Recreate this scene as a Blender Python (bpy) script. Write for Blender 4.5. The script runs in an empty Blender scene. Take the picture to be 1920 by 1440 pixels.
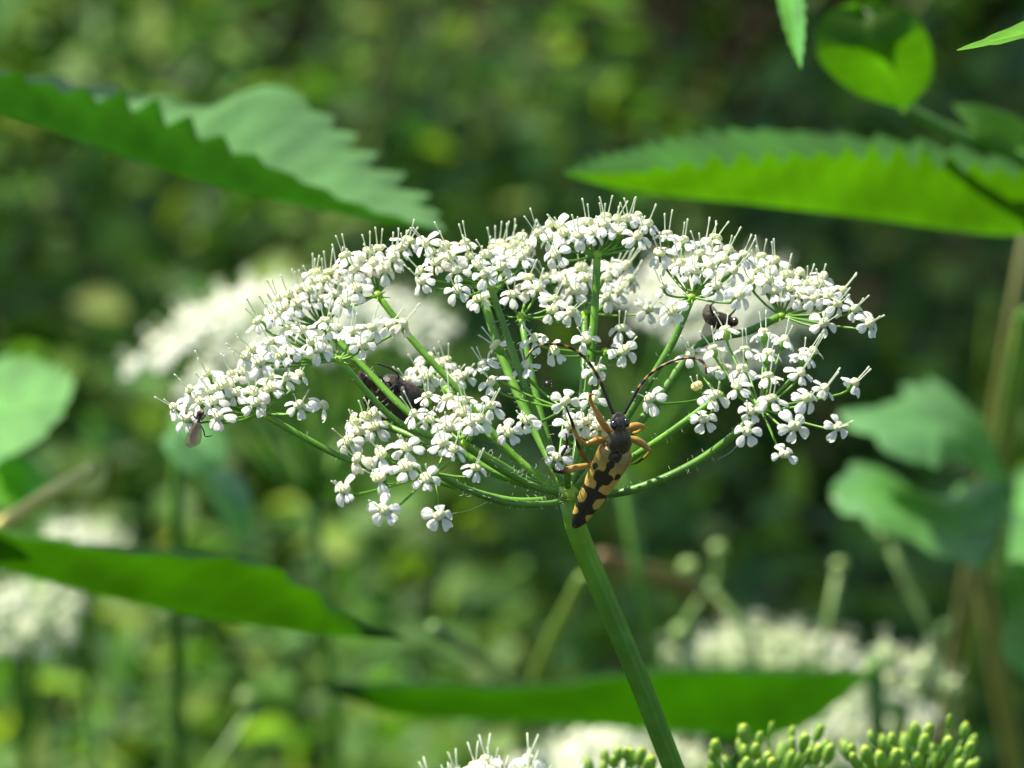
import bpy, math, random
import numpy as np
from mathutils import Vector, Matrix
random.seed(7)
rng = np.random.default_rng(11)

# ------------------------------------------------------------------ camera, sky, sun, exposure
scene = bpy.context.scene
COL = scene.collection
PITCH = math.radians(25)          # the photographer looks down on the flower
CAM = Vector((0, 0, 0.95))
S = 1.0                           # distance to the plane of the flower head
K = 0.065e-3                      # metres per photo pixel in that plane
cam_d = bpy.data.cameras.new('camera')
cam = bpy.data.objects.new('camera', cam_d)
COL.objects.link(cam)
cam.location = CAM
cam.rotation_euler = (math.pi / 2 - PITCH, 0, 0)
cam_d.sensor_width = 6.17         # small-sensor superzoom
cam_d.lens = 6.17e-3 * S / (1920 * K) * 1000
cam_d.clip_start = 0.02
cam_d.clip_end = 2000
cam_d.dof.use_dof = True
cam_d.dof.focus_distance = S - 0.004
cam_d.dof.aperture_fstop = cam_d.lens / 8.2
cam_d.dof.aperture_blades = 0
scene.camera = cam

SUN_DIR = Vector((-0.50, 0.29, 0.80)).normalized()      # towards the sun
world = bpy.data.worlds.new('World')
scene.world = world
world.use_nodes = True
wn = world.node_tree
sky = wn.nodes.new('ShaderNodeTexSky')
sky.sky_type = 'NISHITA'
sky.sun_disc = False
sky.sun_elevation = math.asin(SUN_DIR.z)
sky.sun_rotation = math.atan2(SUN_DIR.x, SUN_DIR.y)
bg = wn.nodes['Background']
bg.inputs['Strength'].default_value = 0.085
wn.links.new(sky.outputs['Color'], bg.inputs['Color'])
sun_d = bpy.data.lights.new('sun', 'SUN')
sun_d.energy = 5.0
sun_d.angle = math.radians(0.53)
sun_d.color = (1.0, 0.94, 0.80)
sun = bpy.data.objects.new('sun', sun_d)
COL.objects.link(sun)
sun.rotation_euler = SUN_DIR.to_track_quat('Z', 'Y').to_euler()
sun.location = (0, 0, 5)
vs = scene.view_settings
vs.view_transform = 'Standard'
vs.look = 'None'
vs.gamma = 1
vs.exposure = 1.2
vs.use_curve_mapping = False
scene.cycles.use_denoising = True
scene.cycles.max_bounces = 8
scene.cycles.transmission_bounces = 6
scene.cycles.transparent_max_bounces = 12
scene.cycles.sample_clamp_indirect = 6

# ------------------------------------------------------------------ helpers
RIGHT = Vector((1, 0, 0))
FWD = Vector((0, math.cos(PITCH), -math.sin(PITCH)))
UPC = Vector((0, math.sin(PITCH), math.cos(PITCH)))
WUP = Vector((0, 0, 1))
def behind(d):
    """things well behind the flower stand a little farther still"""
    return d + 0.085 * min(1.0, max(0.0, (d - 0.04) / 0.05))
def W(px, py, d=0.0):
    """photo pixel + metres behind the flower plane -> world point"""
    z = S + behind(d)
    return CAM + FWD * z + RIGHT * ((px - 960) * K * z / S) + UPC * (-(py - 720) * K * z / S)
def Wd(dx, dy, dz):
    """direction: dx right, dy up in the picture, dz towards the camera"""
    return RIGHT * dx + UPC * dy - FWD * dz

ORG = {}
def tag(o, label=None, cat=None, group=None, kind=None):
    if label: o['label'] = label
    if cat: o['category'] = cat
    if group: o['group'] = group
    if kind: o['kind'] = kind
    return o
def empty(name, loc, label, cat, group=None, kind=None):
    o = bpy.data.objects.new(name, None)
    o.empty_display_size = 0.01
    COL.objects.link(o)
    o.location = loc
    ORG[o.name] = Vector(loc)
    return tag(o, label, cat, group, kind)
def mesh_data(name, V, F, mats, smooth=True, colors=None, midx=None):
    me = bpy.data.meshes.new(name)
    me.from_pydata([tuple(v) for v in V], [], F)
    for m in (mats if isinstance(mats, (list, tuple)) else [mats]):
        me.materials.append(m)
    if midx is not None:
        me.polygons.foreach_set('material_index', midx)
    if colors is not None:
        ca = me.color_attributes.new('tint', 'FLOAT_COLOR', 'POINT')
        ca.data.foreach_set('color', [c for col in colors for c in (*col[:3], 1.0)])
    if smooth:
        me.polygons.foreach_set('use_smooth', [True] * len(me.polygons))
    me.update()
    return me
def mk(name, V, F, mats, parent=None, origin=None, **kw):
    """one mesh object from world-space vertices"""
    V = [Vector(v) for v in V]
    if origin is None:
        origin = sum(V, Vector()) / len(V)
    origin = Vector(origin)
    me = mesh_data(name, [v - origin for v in V], F, mats, **kw)
    o = bpy.data.objects.new(name, me)
    COL.objects.link(o)
    ORG[o.name] = origin
    if parent is not None:
        o.parent = parent
        o.location = origin - ORG[parent.name]
    else:
        o.location = origin
    return o
def put(name, me, parent, M):
    """an object with shared mesh data; M is its world matrix (parents are never rotated)"""
    o = bpy.data.objects.new(name, me)
    COL.objects.link(o)
    loc = M.to_translation()
    ORG[o.name] = loc
    M = M.copy()
    if parent is not None:
        o.parent = parent
        M.translation = loc - ORG[parent.name]
    o.matrix_local = M
    return o
def crom(pts, n):
    """centripetal Catmull-Rom through the given points, n samples spread by length"""
    P = [Vector(p) for p in pts]
    if len(P) == 2:
        return [P[0].lerp(P[1], i / (n - 1)) for i in range(n)]
    ext = [P[0] * 2 - P[1]] + P + [P[-1] * 2 - P[-2]]
    T = [0.0]
    for a, b in zip(ext, ext[1:]):
        T.append(T[-1] + max((b - a).length, 1e-9) ** .5)
    cum = [0.0]
    for a, b in zip(P, P[1:]):
        cum.append(cum[-1] + max((b - a).length, 1e-9))
    out = []
    for i in range(n):
        L = i / (n - 1) * cum[-1]
        k = 0
        while k < len(P) - 2 and L > cum[k + 1]: k += 1
        u = (L - cum[k]) / (cum[k + 1] - cum[k])
        p0, p1, p2, p3 = ext[k:k + 4]
        t0, t1, t2, t3 = T[k:k + 4]
        t = t1 + (t2 - t1) * u
        A1 = p0 * ((t1 - t) / (t1 - t0)) + p1 * ((t - t0) / (t1 - t0))
        A2 = p1 * ((t2 - t) / (t2 - t1)) + p2 * ((t - t1) / (t2 - t1))
        A3 = p2 * ((t3 - t) / (t3 - t2)) + p3 * ((t - t2) / (t3 - t2))
        B1 = A1 * ((t2 - t) / (t2 - t0)) + A2 * ((t - t0) / (t2 - t0))
        B2 = A2 * ((t3 - t) / (t3 - t1)) + A3 * ((t - t1) / (t3 - t1))
        out.append(B1 * ((t2 - t) / (t2 - t1)) + B2 * ((t - t1) / (t2 - t1)))
    return out
class MB:
    """collects vertices and faces (world space) with a tint per vertex and a material per face"""
    def __init__(self): self.V, self.F, self.C, self.M = [], [], [], []
    def add(self, V, F, c=(1, 1, 1), m=0):
        b = len(self.V)
        self.V += [Vector(v) for v in V]
        self.F += [tuple(i + b for i in f) for f in F]
        self.C += (list(c) if isinstance(c, list) else [c] * len(V))
        self.M += [m] * len(F)
    def tube(self, pts, radii, sides=7, c=(1, 1, 1), m=0, cap=True, ribs=0, rib=0.1, cfun=None):
        n = len(pts)
        pts = [Vector(p) for p in pts]
        if not hasattr(radii, '__len__'): radii = [radii] * n
        V, F, C = [], [], []
        t0 = (pts[1] - pts[0]).normalized()
        a = t0.orthogonal().normalized()
        for i in range(n):
            t = (pts[min(i + 1, n - 1)] - pts[max(i - 1, 0)])
            t = t.normalized() if t.length > 1e-12 else t0
            a = (a - t * a.dot(t)).normalized()
            b = t.cross(a)
            for j in range(sides):
                ang = 2 * math.pi * j / sides
                r = radii[i] * (1 + (rib * math.cos(ribs * ang) if ribs else 0))
                V.append(pts[i] + (a * math.cos(ang) + b * math.sin(ang)) * r)
                C.append(cfun(i / (n - 1)) if cfun else c)
        for i in range(n - 1):
            for j in range(sides):
                k = (j + 1) % sides
                F.append((i * sides + j, i * sides + k, (i + 1) * sides + k, (i + 1) * sides + j))
        if cap:
            F.append(tuple(range(sides - 1, -1, -1)))
            F.append(tuple((n - 1) * sides + j for j in range(sides)))
        self.add(V, F, C, m)
    def ball(self, ctr, ax, c=(1, 1, 1), m=0, nu=10, nv=7, cfun=None):
        """ellipsoid with three axis vectors"""
        ctr = Vector(ctr)
        X, Y, Z = [Vector(a) for a in ax]
        V = [ctr + Z]
        for i in range(1, nv):
            th = math.pi * i / nv
            for j in range(nu):
                ph = 2 * math.pi * j / nu
                V.append(ctr + X * (math.sin(th) * math.cos(ph)) + Y * (math.sin(th) * math.sin(ph)) + Z * math.cos(th))
        V.append(ctr - Z)
        F = []
        for j in range(nu):
            F.append((0, 1 + j, 1 + (j + 1) % nu))
        for i in range(nv - 2):
            for j in range(nu):
                p, q = 1 + i * nu + j, 1 + i * nu + (j + 1) % nu
                F.append((p, p + nu, q + nu, q))
        l = len(V) - 1
        for j in range(nu):
            F.append((1 + (nv - 2) * nu + (j + 1) % nu, 1 + (nv - 2) * nu + j, l))
        self.add(V, F, c, m)
    def build(self, name, mats, parent=None, origin=None, **kw):
        return mk(name, self.V, self.F, mats, parent, origin, colors=self.C, midx=self.M, **kw)
    def data(self, name, mats, **kw):
        return mesh_data(name, self.V, self.F, mats, colors=self.C, midx=self.M, **kw)

# ------------------------------------------------------------------ materials
def material(name, color, rough=0.5, spec=0.5, trans=None, trans_amt=0.0, tint=False, noise=0.0, nscale=300.0,
             color2=None, bump=0.0, bscale=900.0, sheen=0.0, sss=0.0, alpha=None, metallic=0.0, coat=0.0):
    m = bpy.data.materials.new(name)
    m.use_nodes = True
    nt = m.node_tree
    N, L = nt.nodes, nt.links
    bs = N['Principled BSDF']
    out = N['Material Output']
    bs.inputs['Roughness'].default_value = rough
    bs.inputs['Specular IOR Level'].default_value = spec
    bs.inputs['Metallic'].default_value = metallic
    if coat:
        bs.inputs['Coat Weight'].default_value = coat
        bs.inputs['Coat Roughness'].default_value = 0.15
    if sheen:
        bs.inputs['Sheen Weight'].default_value = sheen
    if sss:
        bs.inputs['Subsurface Weight'].default_value = sss
        bs.inputs['Subsurface Radius'].default_value = (0.0008, 0.0008, 0.0005)
        bs.inputs['Subsurface Scale'].default_value = 1.0
    rgb = N.new('ShaderNodeRGB')
    rgb.outputs[0].default_value = (*color, 1)
    src = rgb.outputs[0]
    tex = N.new('ShaderNodeTexCoord')
    nz = N.new('ShaderNodeTexNoise')
    nz.inputs['Scale'].default_value = nscale
    nz.inputs['Detail'].default_value = 4
    L.new(tex.outputs['Object'], nz.inputs['Vector'])
    mr = N.new('ShaderNodeMapRange')
    mr.inputs['From Min'].default_value = 0.35
    mr.inputs['From Max'].default_value = 0.65
    L.new(nz.outputs['Fac'], mr.inputs['Value'])
    if color2 is not None:
        mx = N.new('ShaderNodeMix')
        mx.data_type = 'RGBA'
        L.new(mr.outputs[0], mx.inputs[0])
        L.new(src, mx.inputs[6])
        mx.inputs[7].default_value = (*color2, 1)
        src = mx.outputs[2]
    if tint:
        at = N.new('ShaderNodeAttribute')
        at.attribute_name = 'tint'
        mu = N.new('ShaderNodeMix')
        mu.data_type = 'RGBA'
        mu.blend_type = 'MULTIPLY'
        mu.inputs[0].default_value = 1
        L.new(src, mu.inputs[6])
        L.new(at.outputs['Color'], mu.inputs[7])
        src = mu.outputs[2]
    if noise:
        v = N.new('ShaderNodeMapRange')
        v.inputs['To Min'].default_value = 1 - noise
        v.inputs['To Max'].default_value = 1 + noise
        L.new(nz.outputs['Fac'], v.inputs['Value'])
        vm = N.new('ShaderNodeVectorMath')
        vm.operation = 'SCALE'
        L.new(src, vm.inputs[0])
        L.new(v.outputs[0], vm.inputs['Scale'])
        src = vm.outputs[0]
    L.new(src, bs.inputs['Base Color'])
    if bump:
        nb = N.new('ShaderNodeTexNoise')
        nb.inputs['Scale'].default_value = bscale
        nb.inputs['Detail'].default_value = 3
        L.new(tex.outputs['Object'], nb.inputs['Vector'])
        bp = N.new('ShaderNodeBump')
        bp.inputs['Strength'].default_value = bump
        bp.inputs['Distance'].default_value = 0.5 / bscale
        L.new(nb.outputs['Fac'], bp.inputs['Height'])
        L.new(bp.outputs[0], bs.inputs['Normal'])
    shader = bs.outputs[0]
    if trans_amt:
        tr = N.new('ShaderNodeBsdfTranslucent')
        if trans is None:
            L.new(src, tr.inputs['Color'])
        else:
            mm = N.new('ShaderNodeVectorMath')
            mm.operation = 'MULTIPLY'
            L.new(src, mm.inputs[0])
            mm.inputs[1].default_value = trans
            L.new(mm.outputs[0], tr.inputs['Color'])
        ms = N.new('ShaderNodeMixShader')
        ms.inputs[0].default_value = trans_amt
        L.new(shader, ms.inputs[1])
        L.new(tr.outputs[0], ms.inputs[2])
        shader = ms.outputs[0]
    if alpha is not None:
        tp = N.new('ShaderNodeBsdfTransparent')
        ms = N.new('ShaderNodeMixShader')
        ms.inputs[0].default_value = alpha
        L.new(tp.outputs[0], ms.inputs[1])
        L.new(shader, ms.inputs[2])
        shader = ms.outputs[0]
    L.new(shader, out.inputs['Surface'])
    return m

M_PETAL = material('petal_white', (0.89, 0.89, 0.85), 0.45, 0.35, trans=(1, 1, 0.96), trans_amt=0.5, tint=True, noise=0.05, nscale=1500, bump=0.25, bscale=1800)
M_DISC = material('nectary_disc', (0.74, 0.75, 0.42), 0.35, 0.5, tint=True, noise=0.1, nscale=1500, bump=0.2, bscale=3000, trans_amt=0.15)
M_STYLE = material('style_pale', (0.72, 0.78, 0.62), 0.4, 0.4, trans_amt=0.4, tint=True)
M_STEM = material('stem_green', (0.085, 0.225, 0.022), 0.38, 0.5, tint=True, noise=0.3, nscale=250, color2=(0.115, 0.27, 0.035), bump=0.15, bscale=2500, trans_amt=0.12, trans=(1.2, 1.3, 0.5))
M_PEDI = material('pedicel_green', (0.13, 0.30, 0.035), 0.4, 0.5, tint=True, noise=0.25, nscale=800, trans_amt=0.3, trans=(1.2, 1.3, 0.5))
M_LEAF = material('leaf_green', (0.070, 0.175, 0.016), 0.5, 0.3, trans=(1.7, 2.5, 0.25), trans_amt=0.55, tint=True, noise=0.55, nscale=45, bump=0.4, bscale=350)
M_LEAF_PALE = material('leaf_pale', (0.095, 0.215, 0.06), 0.42, 0.45, trans=(1.4, 1.9, 0.4), trans_amt=0.38, tint=True, noise=0.45, nscale=45, bump=0.3, bscale=250)
M_HERB = material('herb_leaf', (1, 1, 1), 0.55, 0.25, trans=(1.7, 1.9, 0.5), trans_amt=0.4, tint=True, noise=0.2, nscale=120)
M_STALK = material('herb_stalk', (1, 1, 1), 0.5, 0.4, tint=True, noise=0.2, nscale=200, trans_amt=0.15)
M_SOIL = material('soil', (0.011, 0.009, 0.006), 0.95, 0.1, noise=0.5, nscale=40, color2=(0.02, 0.016, 0.009), bump=0.8, bscale=120)
M_FRUIT = material('fruit_green', (0.25, 0.42, 0.07), 0.45, 0.4, tint=True, noise=0.2, nscale=900, trans_amt=0.3, trans=(1.2, 1.3, 0.5))
M_BEETLE = material('beetle_black', (0.018, 0.016, 0.013), 0.33, 0.6, color2=(0.075, 0.062, 0.035), nscale=5200, bump=0.7, bscale=4200, tint=True)
M_ELYTRA = material('elytra', (1, 1, 1), 0.30, 0.6, tint=True, noise=0.3, nscale=2500, bump=0.8, bscale=5200, coat=0.3)
M_LEG = material('beetle_leg', (1, 1, 1), 0.35, 0.5, tint=True, noise=0.1, nscale=1500, trans_amt=0.15)
M_EYE = material('insect_eye', (0.012, 0.012, 0.014), 0.12, 0.6, tint=True, coat=0.4)
M_FLY = material('fly_body', (0.022, 0.017, 0.013), 0.35, 0.5, color2=(0.075, 0.056, 0.04), nscale=1700, tint=True, bump=0.8, bscale=2600)
M_WING = material('insect_wing', (0.16, 0.12, 0.08), 0.25, 0.6, noise=0.3, nscale=900, tint=True, alpha=0.75, trans_amt=0.3)
M_WING_DARK = material('dark_wing', (0.10, 0.075, 0.05), 0.25, 0.6, noise=0.4, nscale=900, tint=True, alpha=0.93, trans_amt=0.2)
M_STRAW = material('dry_straw', (0.36, 0.30, 0.13), 0.5, 0.4, noise=0.25, nscale=120, tint=True)
M_SILK = material('spider_silk', (0.8, 0.8, 0.8), 0.3, 0.5, alpha=0.45)

# ------------------------------------------------------------------ ground and herb layer
def ground():
    n = 60
    V, F = [], []
    xs = [(-1 if i < n / 2 else 1) * (abs(i - n / 2) / (n / 2)) ** 3 * 150 for i in range(n + 1)]
    for j in range(n + 1):
        for i in range(n + 1):
            x, y = xs[i], xs[j] + 2.0
            z = 0.012 * math.sin(x * 7 + 1) * math.cos(y * 6) if abs(x) < 6 and abs(y - 2) < 6 else 0
            V.append((x, y, z))
    for j in range(n):
        for i in range(n):
            a = j * (n + 1) + i
            F.append((a, a + 1, a + n + 2, a + n + 1))
    o = mk('ground', V, F, M_SOIL, origin=(0, 0, 0))
    tag(o, 'dark brown soil below the herbs', 'ground', kind='structure')
ground()

def vnoise(x, y, seed):
    r = np.random.default_rng(seed)
    out = np.zeros_like(x)
    for k in range(5):
        a = r.uniform(0, 2 * math.pi, 3)
        f = r.uniform(0.6, 1.4)
        out += np.sin((x * math.cos(a[0]) + y * math.sin(a[0])) * f + a[1] + 1.3 * np.sin((x * math.cos(a[2]) - y * math.sin(a[2])) * f * 0.7))
    return out / 5
def leaf_cloud(name, label, cat, P, size, palette, mat, flat=0.6, aspect=0.62):
    """P n x 3 leaf bases, each leaf a folded, pointed blade of 8 triangles"""
    n = len(P)
    az = rng.uniform(0, 2 * math.pi, n)
    pit = rng.normal(0.15, flat, n)
    d = np.stack([np.cos(az) * np.cos(pit), np.sin(az) * np.cos(pit), np.sin(pit)], 1)
    up = np.stack([-np.cos(az) * np.sin(pit), -np.sin(az) * np.sin(pit), np.cos(pit)], 1)
    s = np.cross(d, up)
    roll = rng.normal(0, 0.4, n)[:, None]
    s2 = s * np.cos(roll) + up * np.sin(roll)
    u2 = up * np.cos(roll) - s * np.sin(roll)
    L = size[:, None]
    A = aspect * rng.uniform(0.75, 1.25, n)[:, None]
    prof = [(0, 0, 0), (0.3, 0.42, 0.10), (0.65, 0.36, 0.10), (1.0, 0, -0.12), (0.65, -0.36, 0.10), (0.3, -0.42, 0.10), (0.3, 0, 0.0), (0.65, 0, -0.03)]
    V = np.zeros((n, 8, 3))
    for i, (t, w, z) in enumerate(prof):
        V[:, i] = P + d * L * t + s2 * L * A * w + u2 * L * z
    tri = np.array([[0, 6, 1], [6, 7, 2], [6, 2, 1], [7, 3, 2], [0, 5, 6], [5, 4, 7], [5, 7, 6], [4, 3, 7]])
    F = (np.arange(n)[:, None, None] * 8 + tri[None]).reshape(-1)
    me = bpy.data.meshes.new(name)
    me.vertices.add(n * 8)
    me.vertices.foreach_set('co', V.reshape(-1))
    me.loops.add(len(F))
    me.loops.foreach_set('vertex_index', F)
    me.polygons.add(len(F) // 3)
    me.polygons.foreach_set('loop_start', np.arange(0, len(F), 3))
    me.polygons.foreach_set('loop_total', np.full(len(F) // 3, 3))
    me.update(calc_edges=True)
    me.polygons.foreach_set('use_smooth', np.ones(len(F) // 3, dtype=bool))
    pal = np.array(palette)
    c = np.clip(pal[rng.integers(0, len(pal), n)] * rng.uniform(0.42, 1.6, (n, 1)), 0, .30)
    ca = me.color_attributes.new('tint', 'FLOAT_COLOR', 'POINT')
    ca.data.foreach_set('color', np.repeat(np.concatenate([c, np.ones((n, 1))], 1), 8, axis=0).reshape(-1))
    me.materials.append(mat)
    o = bpy.data.objects.new(name, me)
    COL.objects.link(o)
    tag(o, label, cat, kind='stuff')
    return o

GREENS = [(0.15, 0.25, 0.035), (0.10, 0.20, 0.04), (0.055, 0.135, 0.02), (0.07, 0.165, 0.025), (0.085, 0.19, 0.032), (0.12, 0.215, 0.03), (0.06, 0.15, 0.045), (0.16, 0.24, 0.04), (0.04, 0.095, 0.018)]
def herb_points(n, x0, x1, y0, y1, hmax, seed, gap):
    x = rng.uniform(x0, x1, n)
    y = rng.uniform(y0, y1, n)
    clump = vnoise(x * 26, y * 20, seed)
    keep = clump + vnoise(x * 9, y * 8, seed + 3) * 0.7 > gap
    x, y, clump = x[keep], y[keep], clump[keep]
    h = hmax * (0.55 + 0.45 * np.clip(0.5 + 0.5 * vnoise(x * 15, y * 13, seed + 1) + 0.25 * clump, 0, 1.2))
    z = h * np.sqrt(rng.uniform(0.02, 1, len(x)))
    return np.stack([x, y, z], 1)
P = herb_points(170000, -0.75, 0.75, 1.25, 3.5, 0.16, 5, -0.42)
leaf_cloud('ground_cover', 'blurred carpet of small green herb leaves on the ground behind the flower', 'ground cover', P, rng.uniform(0.006, 0.018, len(P)), GREENS, M_HERB)
P = np.concatenate([herb_points(110000, -3.5, 3.5, 0.1, 8, 0.28, 15, -0.35), herb_points(25000, -14, 14, 8, 26, 0.7, 19, -0.3)])
m_ = ~((abs(P[:, 0]) < 0.75) & (P[:, 1] > 1.25) & (P[:, 1] < 3.5)) & ~((abs(P[:, 0]) < 0.3) & (P[:, 1] < 1.2) & (P[:, 2] > 0.12))
P = P[m_]
leaf_cloud('herb_layer', 'low leafy herbs spreading over the ground all around', 'herbs', P, 0.02 + 0.02 * rng.uniform(0, 1, len(P)) + np.clip(P[:, 1] - 5, 0, 99) * 0.008, GREENS, M_HERB)

def grass(name, label, n, x0, x1, y0, y1):
    x, y = rng.uniform(x0, x1, n), rng.uniform(y0, y1, n)
    h = rng.uniform(.06, .17, n)
    az, ln = rng.uniform(0, 6.283, n), rng.uniform(.05, .5, n)
    w = rng.uniform(.0005, .0011, n)
    side = np.stack([np.cos(az + 1.57), np.sin(az + 1.57), np.zeros(n)], 1)
    V = np.zeros((n, 5, 2, 3))
    for i in range(5):
        t = i / 4
        p = np.stack([x + np.cos(az) * ln * h * t * t * 1.6, y + np.sin(az) * ln * h * t * t * 1.6, h * t * (1 - .25 * ln * t)], 1)
        ww = (w * (1 - t ** 2 * .95))[:, None]
        V[:, i, 0] = p - side * ww
        V[:, i, 1] = p + side * ww
    quad = np.array([[2 * i, 2 * i + 1, 2 * i + 3, 2 * i + 2] for i in range(4)])
    F = (np.arange(n)[:, None, None] * 10 + quad[None]).reshape(-1)
    me = bpy.data.meshes.new(name)
    me.vertices.add(n * 10); me.vertices.foreach_set('co', V.reshape(-1))
    me.loops.add(len(F)); me.loops.foreach_set('vertex_index', F)
    me.polygons.add(len(F) // 4)
    me.polygons.foreach_set('loop_start', np.arange(0, len(F), 4)); me.polygons.foreach_set('loop_total', np.full(len(F) // 4, 4))
    me.update(calc_edges=True)
    c = np.array([(0.12, 0.23, 0.04), (0.17, 0.27, 0.06), (0.22, 0.28, 0.09)])[rng.integers(0, 3, n)] * rng.uniform(.7, 1.2, (n, 1))
    ca = me.color_attributes.new('tint', 'FLOAT_COLOR', 'POINT')
    ca.data.foreach_set('color', np.repeat(np.concatenate([c, np.ones((n, 1))], 1), 10, axis=0).reshape(-1))
    me.materials.append(M_HERB)
    o = bpy.data.objects.new(name, me); COL.objects.link(o)
    tag(o, label, 'grass', kind='stuff')
grass('grass', 'thin pale grass blades rising among the blurred herbs', 2600, -1.6, .8, 1.75, 3.6)
# unseen bush added to shade the ground behind the right of the flower head
def shrub(name, label, base, clumps, nleaf, size):
    e = empty(name, base, label, 'shrub')
    base = Vector(base)
    top = base + Vector((.05, -.02, 1.0))
    tube_part('trunk', e, [base - Vector((0, 0, .02)), base.lerp(top, .5) + Vector((.03, .02, 0)), top], [.022, .017, .012], M_STRAW, (.3, .25, .2), n=14)
    for c, r in clumps:
        c = Vector(c)
        a = base.lerp(top, .55 + .4 * random.random())
        tube_part('branch', e, [a, a.lerp(c, .5) + Vector((0, 0, .05)), c], [.009, .006, .003], M_STRAW, (.3, .25, .2), n=10, sides=7)
    pts = []
    for c, r in clumps:
        v = rng.normal(0, 1, (nleaf, 3))
        v /= np.linalg.norm(v, axis=1)[:, None]
        pts.append(np.array(c) + v * (np.array(r) * rng.uniform(.2, 1, (nleaf, 1)) ** .5))
    pts = np.concatenate(pts)
    o = leaf_cloud('crown', None, None, pts - np.array(base), rng.uniform(*size, len(pts)), GREENS, M_HERB, flat=.5, aspect=.8)
    del o['kind']
    o.parent = e
def shade_at(px_, py_, t, h=.1):
    p0 = W(px_, py_)
    dr = (p0 - CAM).normalized()
    g = CAM + dr * ((CAM.z - h) / -dr.z)
    return g + SUN_DIR * t
# ------------------------------------------------------------------ leaves and stems of the neighbouring plants
def loft_leaf(name, parent, mid, e1, e2, mat, teeth=0, amp=0.0, tint=(1, 1, 1), tint2=None, n=60, m=7, bulge=0.0):
    """a blade lofted from its midrib to both margins, all given as (pixel x, pixel y, depth)"""
    mid = crom([W(*p) for p in mid], n)
    V, F, C = [], [], []
    sides = []
    for q, e in enumerate((e1, e2)):
        e = crom([W(*p) for p in e], n)
        rows = []
        for i in range(n):
            a, b = mid[i], e[i]
            out = b - a
            if teeth:
                ph = (i / (n - 1) * teeth) % 1.0
                saw = (ph / 0.72 if ph < 0.72 else (1 - ph) / 0.28) - 0.4
                saw *= .35 + 1.05 * abs(math.sin(int(i / (n - 1) * teeth) * 2.7 + q * 1.3 + len(e1)))
                tooth = (out.normalized() if out.length > 1e-9 else out) * amp * saw * min(1, out.length / (amp * 3))
            else:
                tooth = Vector()
            rows.append((a, b, tooth))
        sides.append(rows)
    nrm = None
    for q, rows in enumerate(sides):
        base = len(V)
        for i, (a, b, tooth) in enumerate(rows):
            t = mid[min(i + 1, n - 1)] - mid[max(i - 1, 0)]
            nv = t.cross(b - a)
            nv = nv.normalized() if nv.length > 1e-14 else Vector((0, 0, 1))
            if nv.z < 0: nv = -nv
            w = (b - a).length
            for j in range(m + 1):
                f = j / m
                vein = 0.0035 * w * math.sin(i / (n - 1) * max(teeth, 8) * math.pi * 2 + f * 3)
                V.append(a.lerp(b, f) + tooth * f ** 5 + nv * (bulge * w * math.sin(math.pi * f) + vein * math.sin(math.pi * f)))
                ph2 = (i / (n - 1) * max(teeth, 8) - f * .9) % 1.0
                vt = 1 + .11 * math.exp(-((ph2 - .5) / .13) ** 2) + .35 * math.exp(-(f / .1) ** 2) - .12 * math.sin(i * .21 + f * 4 + q)
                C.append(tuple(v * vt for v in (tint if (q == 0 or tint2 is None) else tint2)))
        for i in range(n - 1):
            for j in range(m):
                p = base + i * (m + 1) + j
                F.append((p, p + 1, p + m + 2, p + m + 1))
    return mk(name, V, F, mat, parent, origin=mid[0], colors=C)
def tube_part(name, parent, pts, radii, mat, tint=(1, 1, 1), sides=9, ribs=0, rib=0.1, n=24, cfun=None):
    b = MB()
    p = crom(pts, n)
    if hasattr(radii, '__len__'):
        r = np.interp(np.linspace(0, 1, n), np.linspace(0, 1, len(radii)), radii)
    else:
        r = [radii] * n
    b.tube(p, list(r), sides, tint, ribs=ribs, rib=rib, cfun=cfun)
    return b.build(name, mat, parent, origin=p[0])
def foot(p, lean=(0.0, 0.0)):
    """ground point under p"""
    return Vector((p.x + lean[0], p.y + lean[1], -0.01))
def stem_plant(name, label, cat, top, lean, r0, r1, mat, tint, group=None, knees=None, parent=None):
    top = Vector(top)
    f = foot(top, lean)
    e = parent or empty(name, f, label, cat, group)
    mid = f.lerp(top, 0.5) + Vector((lean[0] * -0.15, 0, 0))
    tube_part('stem', e, [f, mid, top], [r0, (r0 + r1) / 2, r1], mat, tint, n=18)
    return e

shrub('added_shade_bush', 'leafy bush with a brown trunk added out of view to shade herbs', (-2.1, 4.2, 0),
      [(shade_at(1400, 930, 1.5, .17), (.06, .07, .05)), (shade_at(1380, 900, 1.6, .06), (.055, .07, .05)), (shade_at(1480, 1010, 1.5, .12), (.055, .06, .05)), (shade_at(1560, 850, 1.6, .19), (.05, .05, .05)), (shade_at(1620, 620, 1.55), (.06, .07, .06)), (shade_at(1760, 480, 1.55), (.055, .06, .05)), (shade_at(1880, 130, 1.55), (.06, .07, .06)), (shade_at(1800, 260, 1.6), (.05, .06, .05)), (shade_at(100, 570, 1.7), (.015, .025, .02)),  # leaf clumps of the added bush, set sunward to cast shade
       ((-2.2, 4.1, 1.25), (.3, .3, .3)), ((-2.4, 4.4, .8), (.3, .3, .3)), ((-2.0, 4.5, .9), (.25, .3, .3)), ((-2.15, 4.3, .45), (.25, .25, .25))], 115, (.03, .05))
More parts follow.
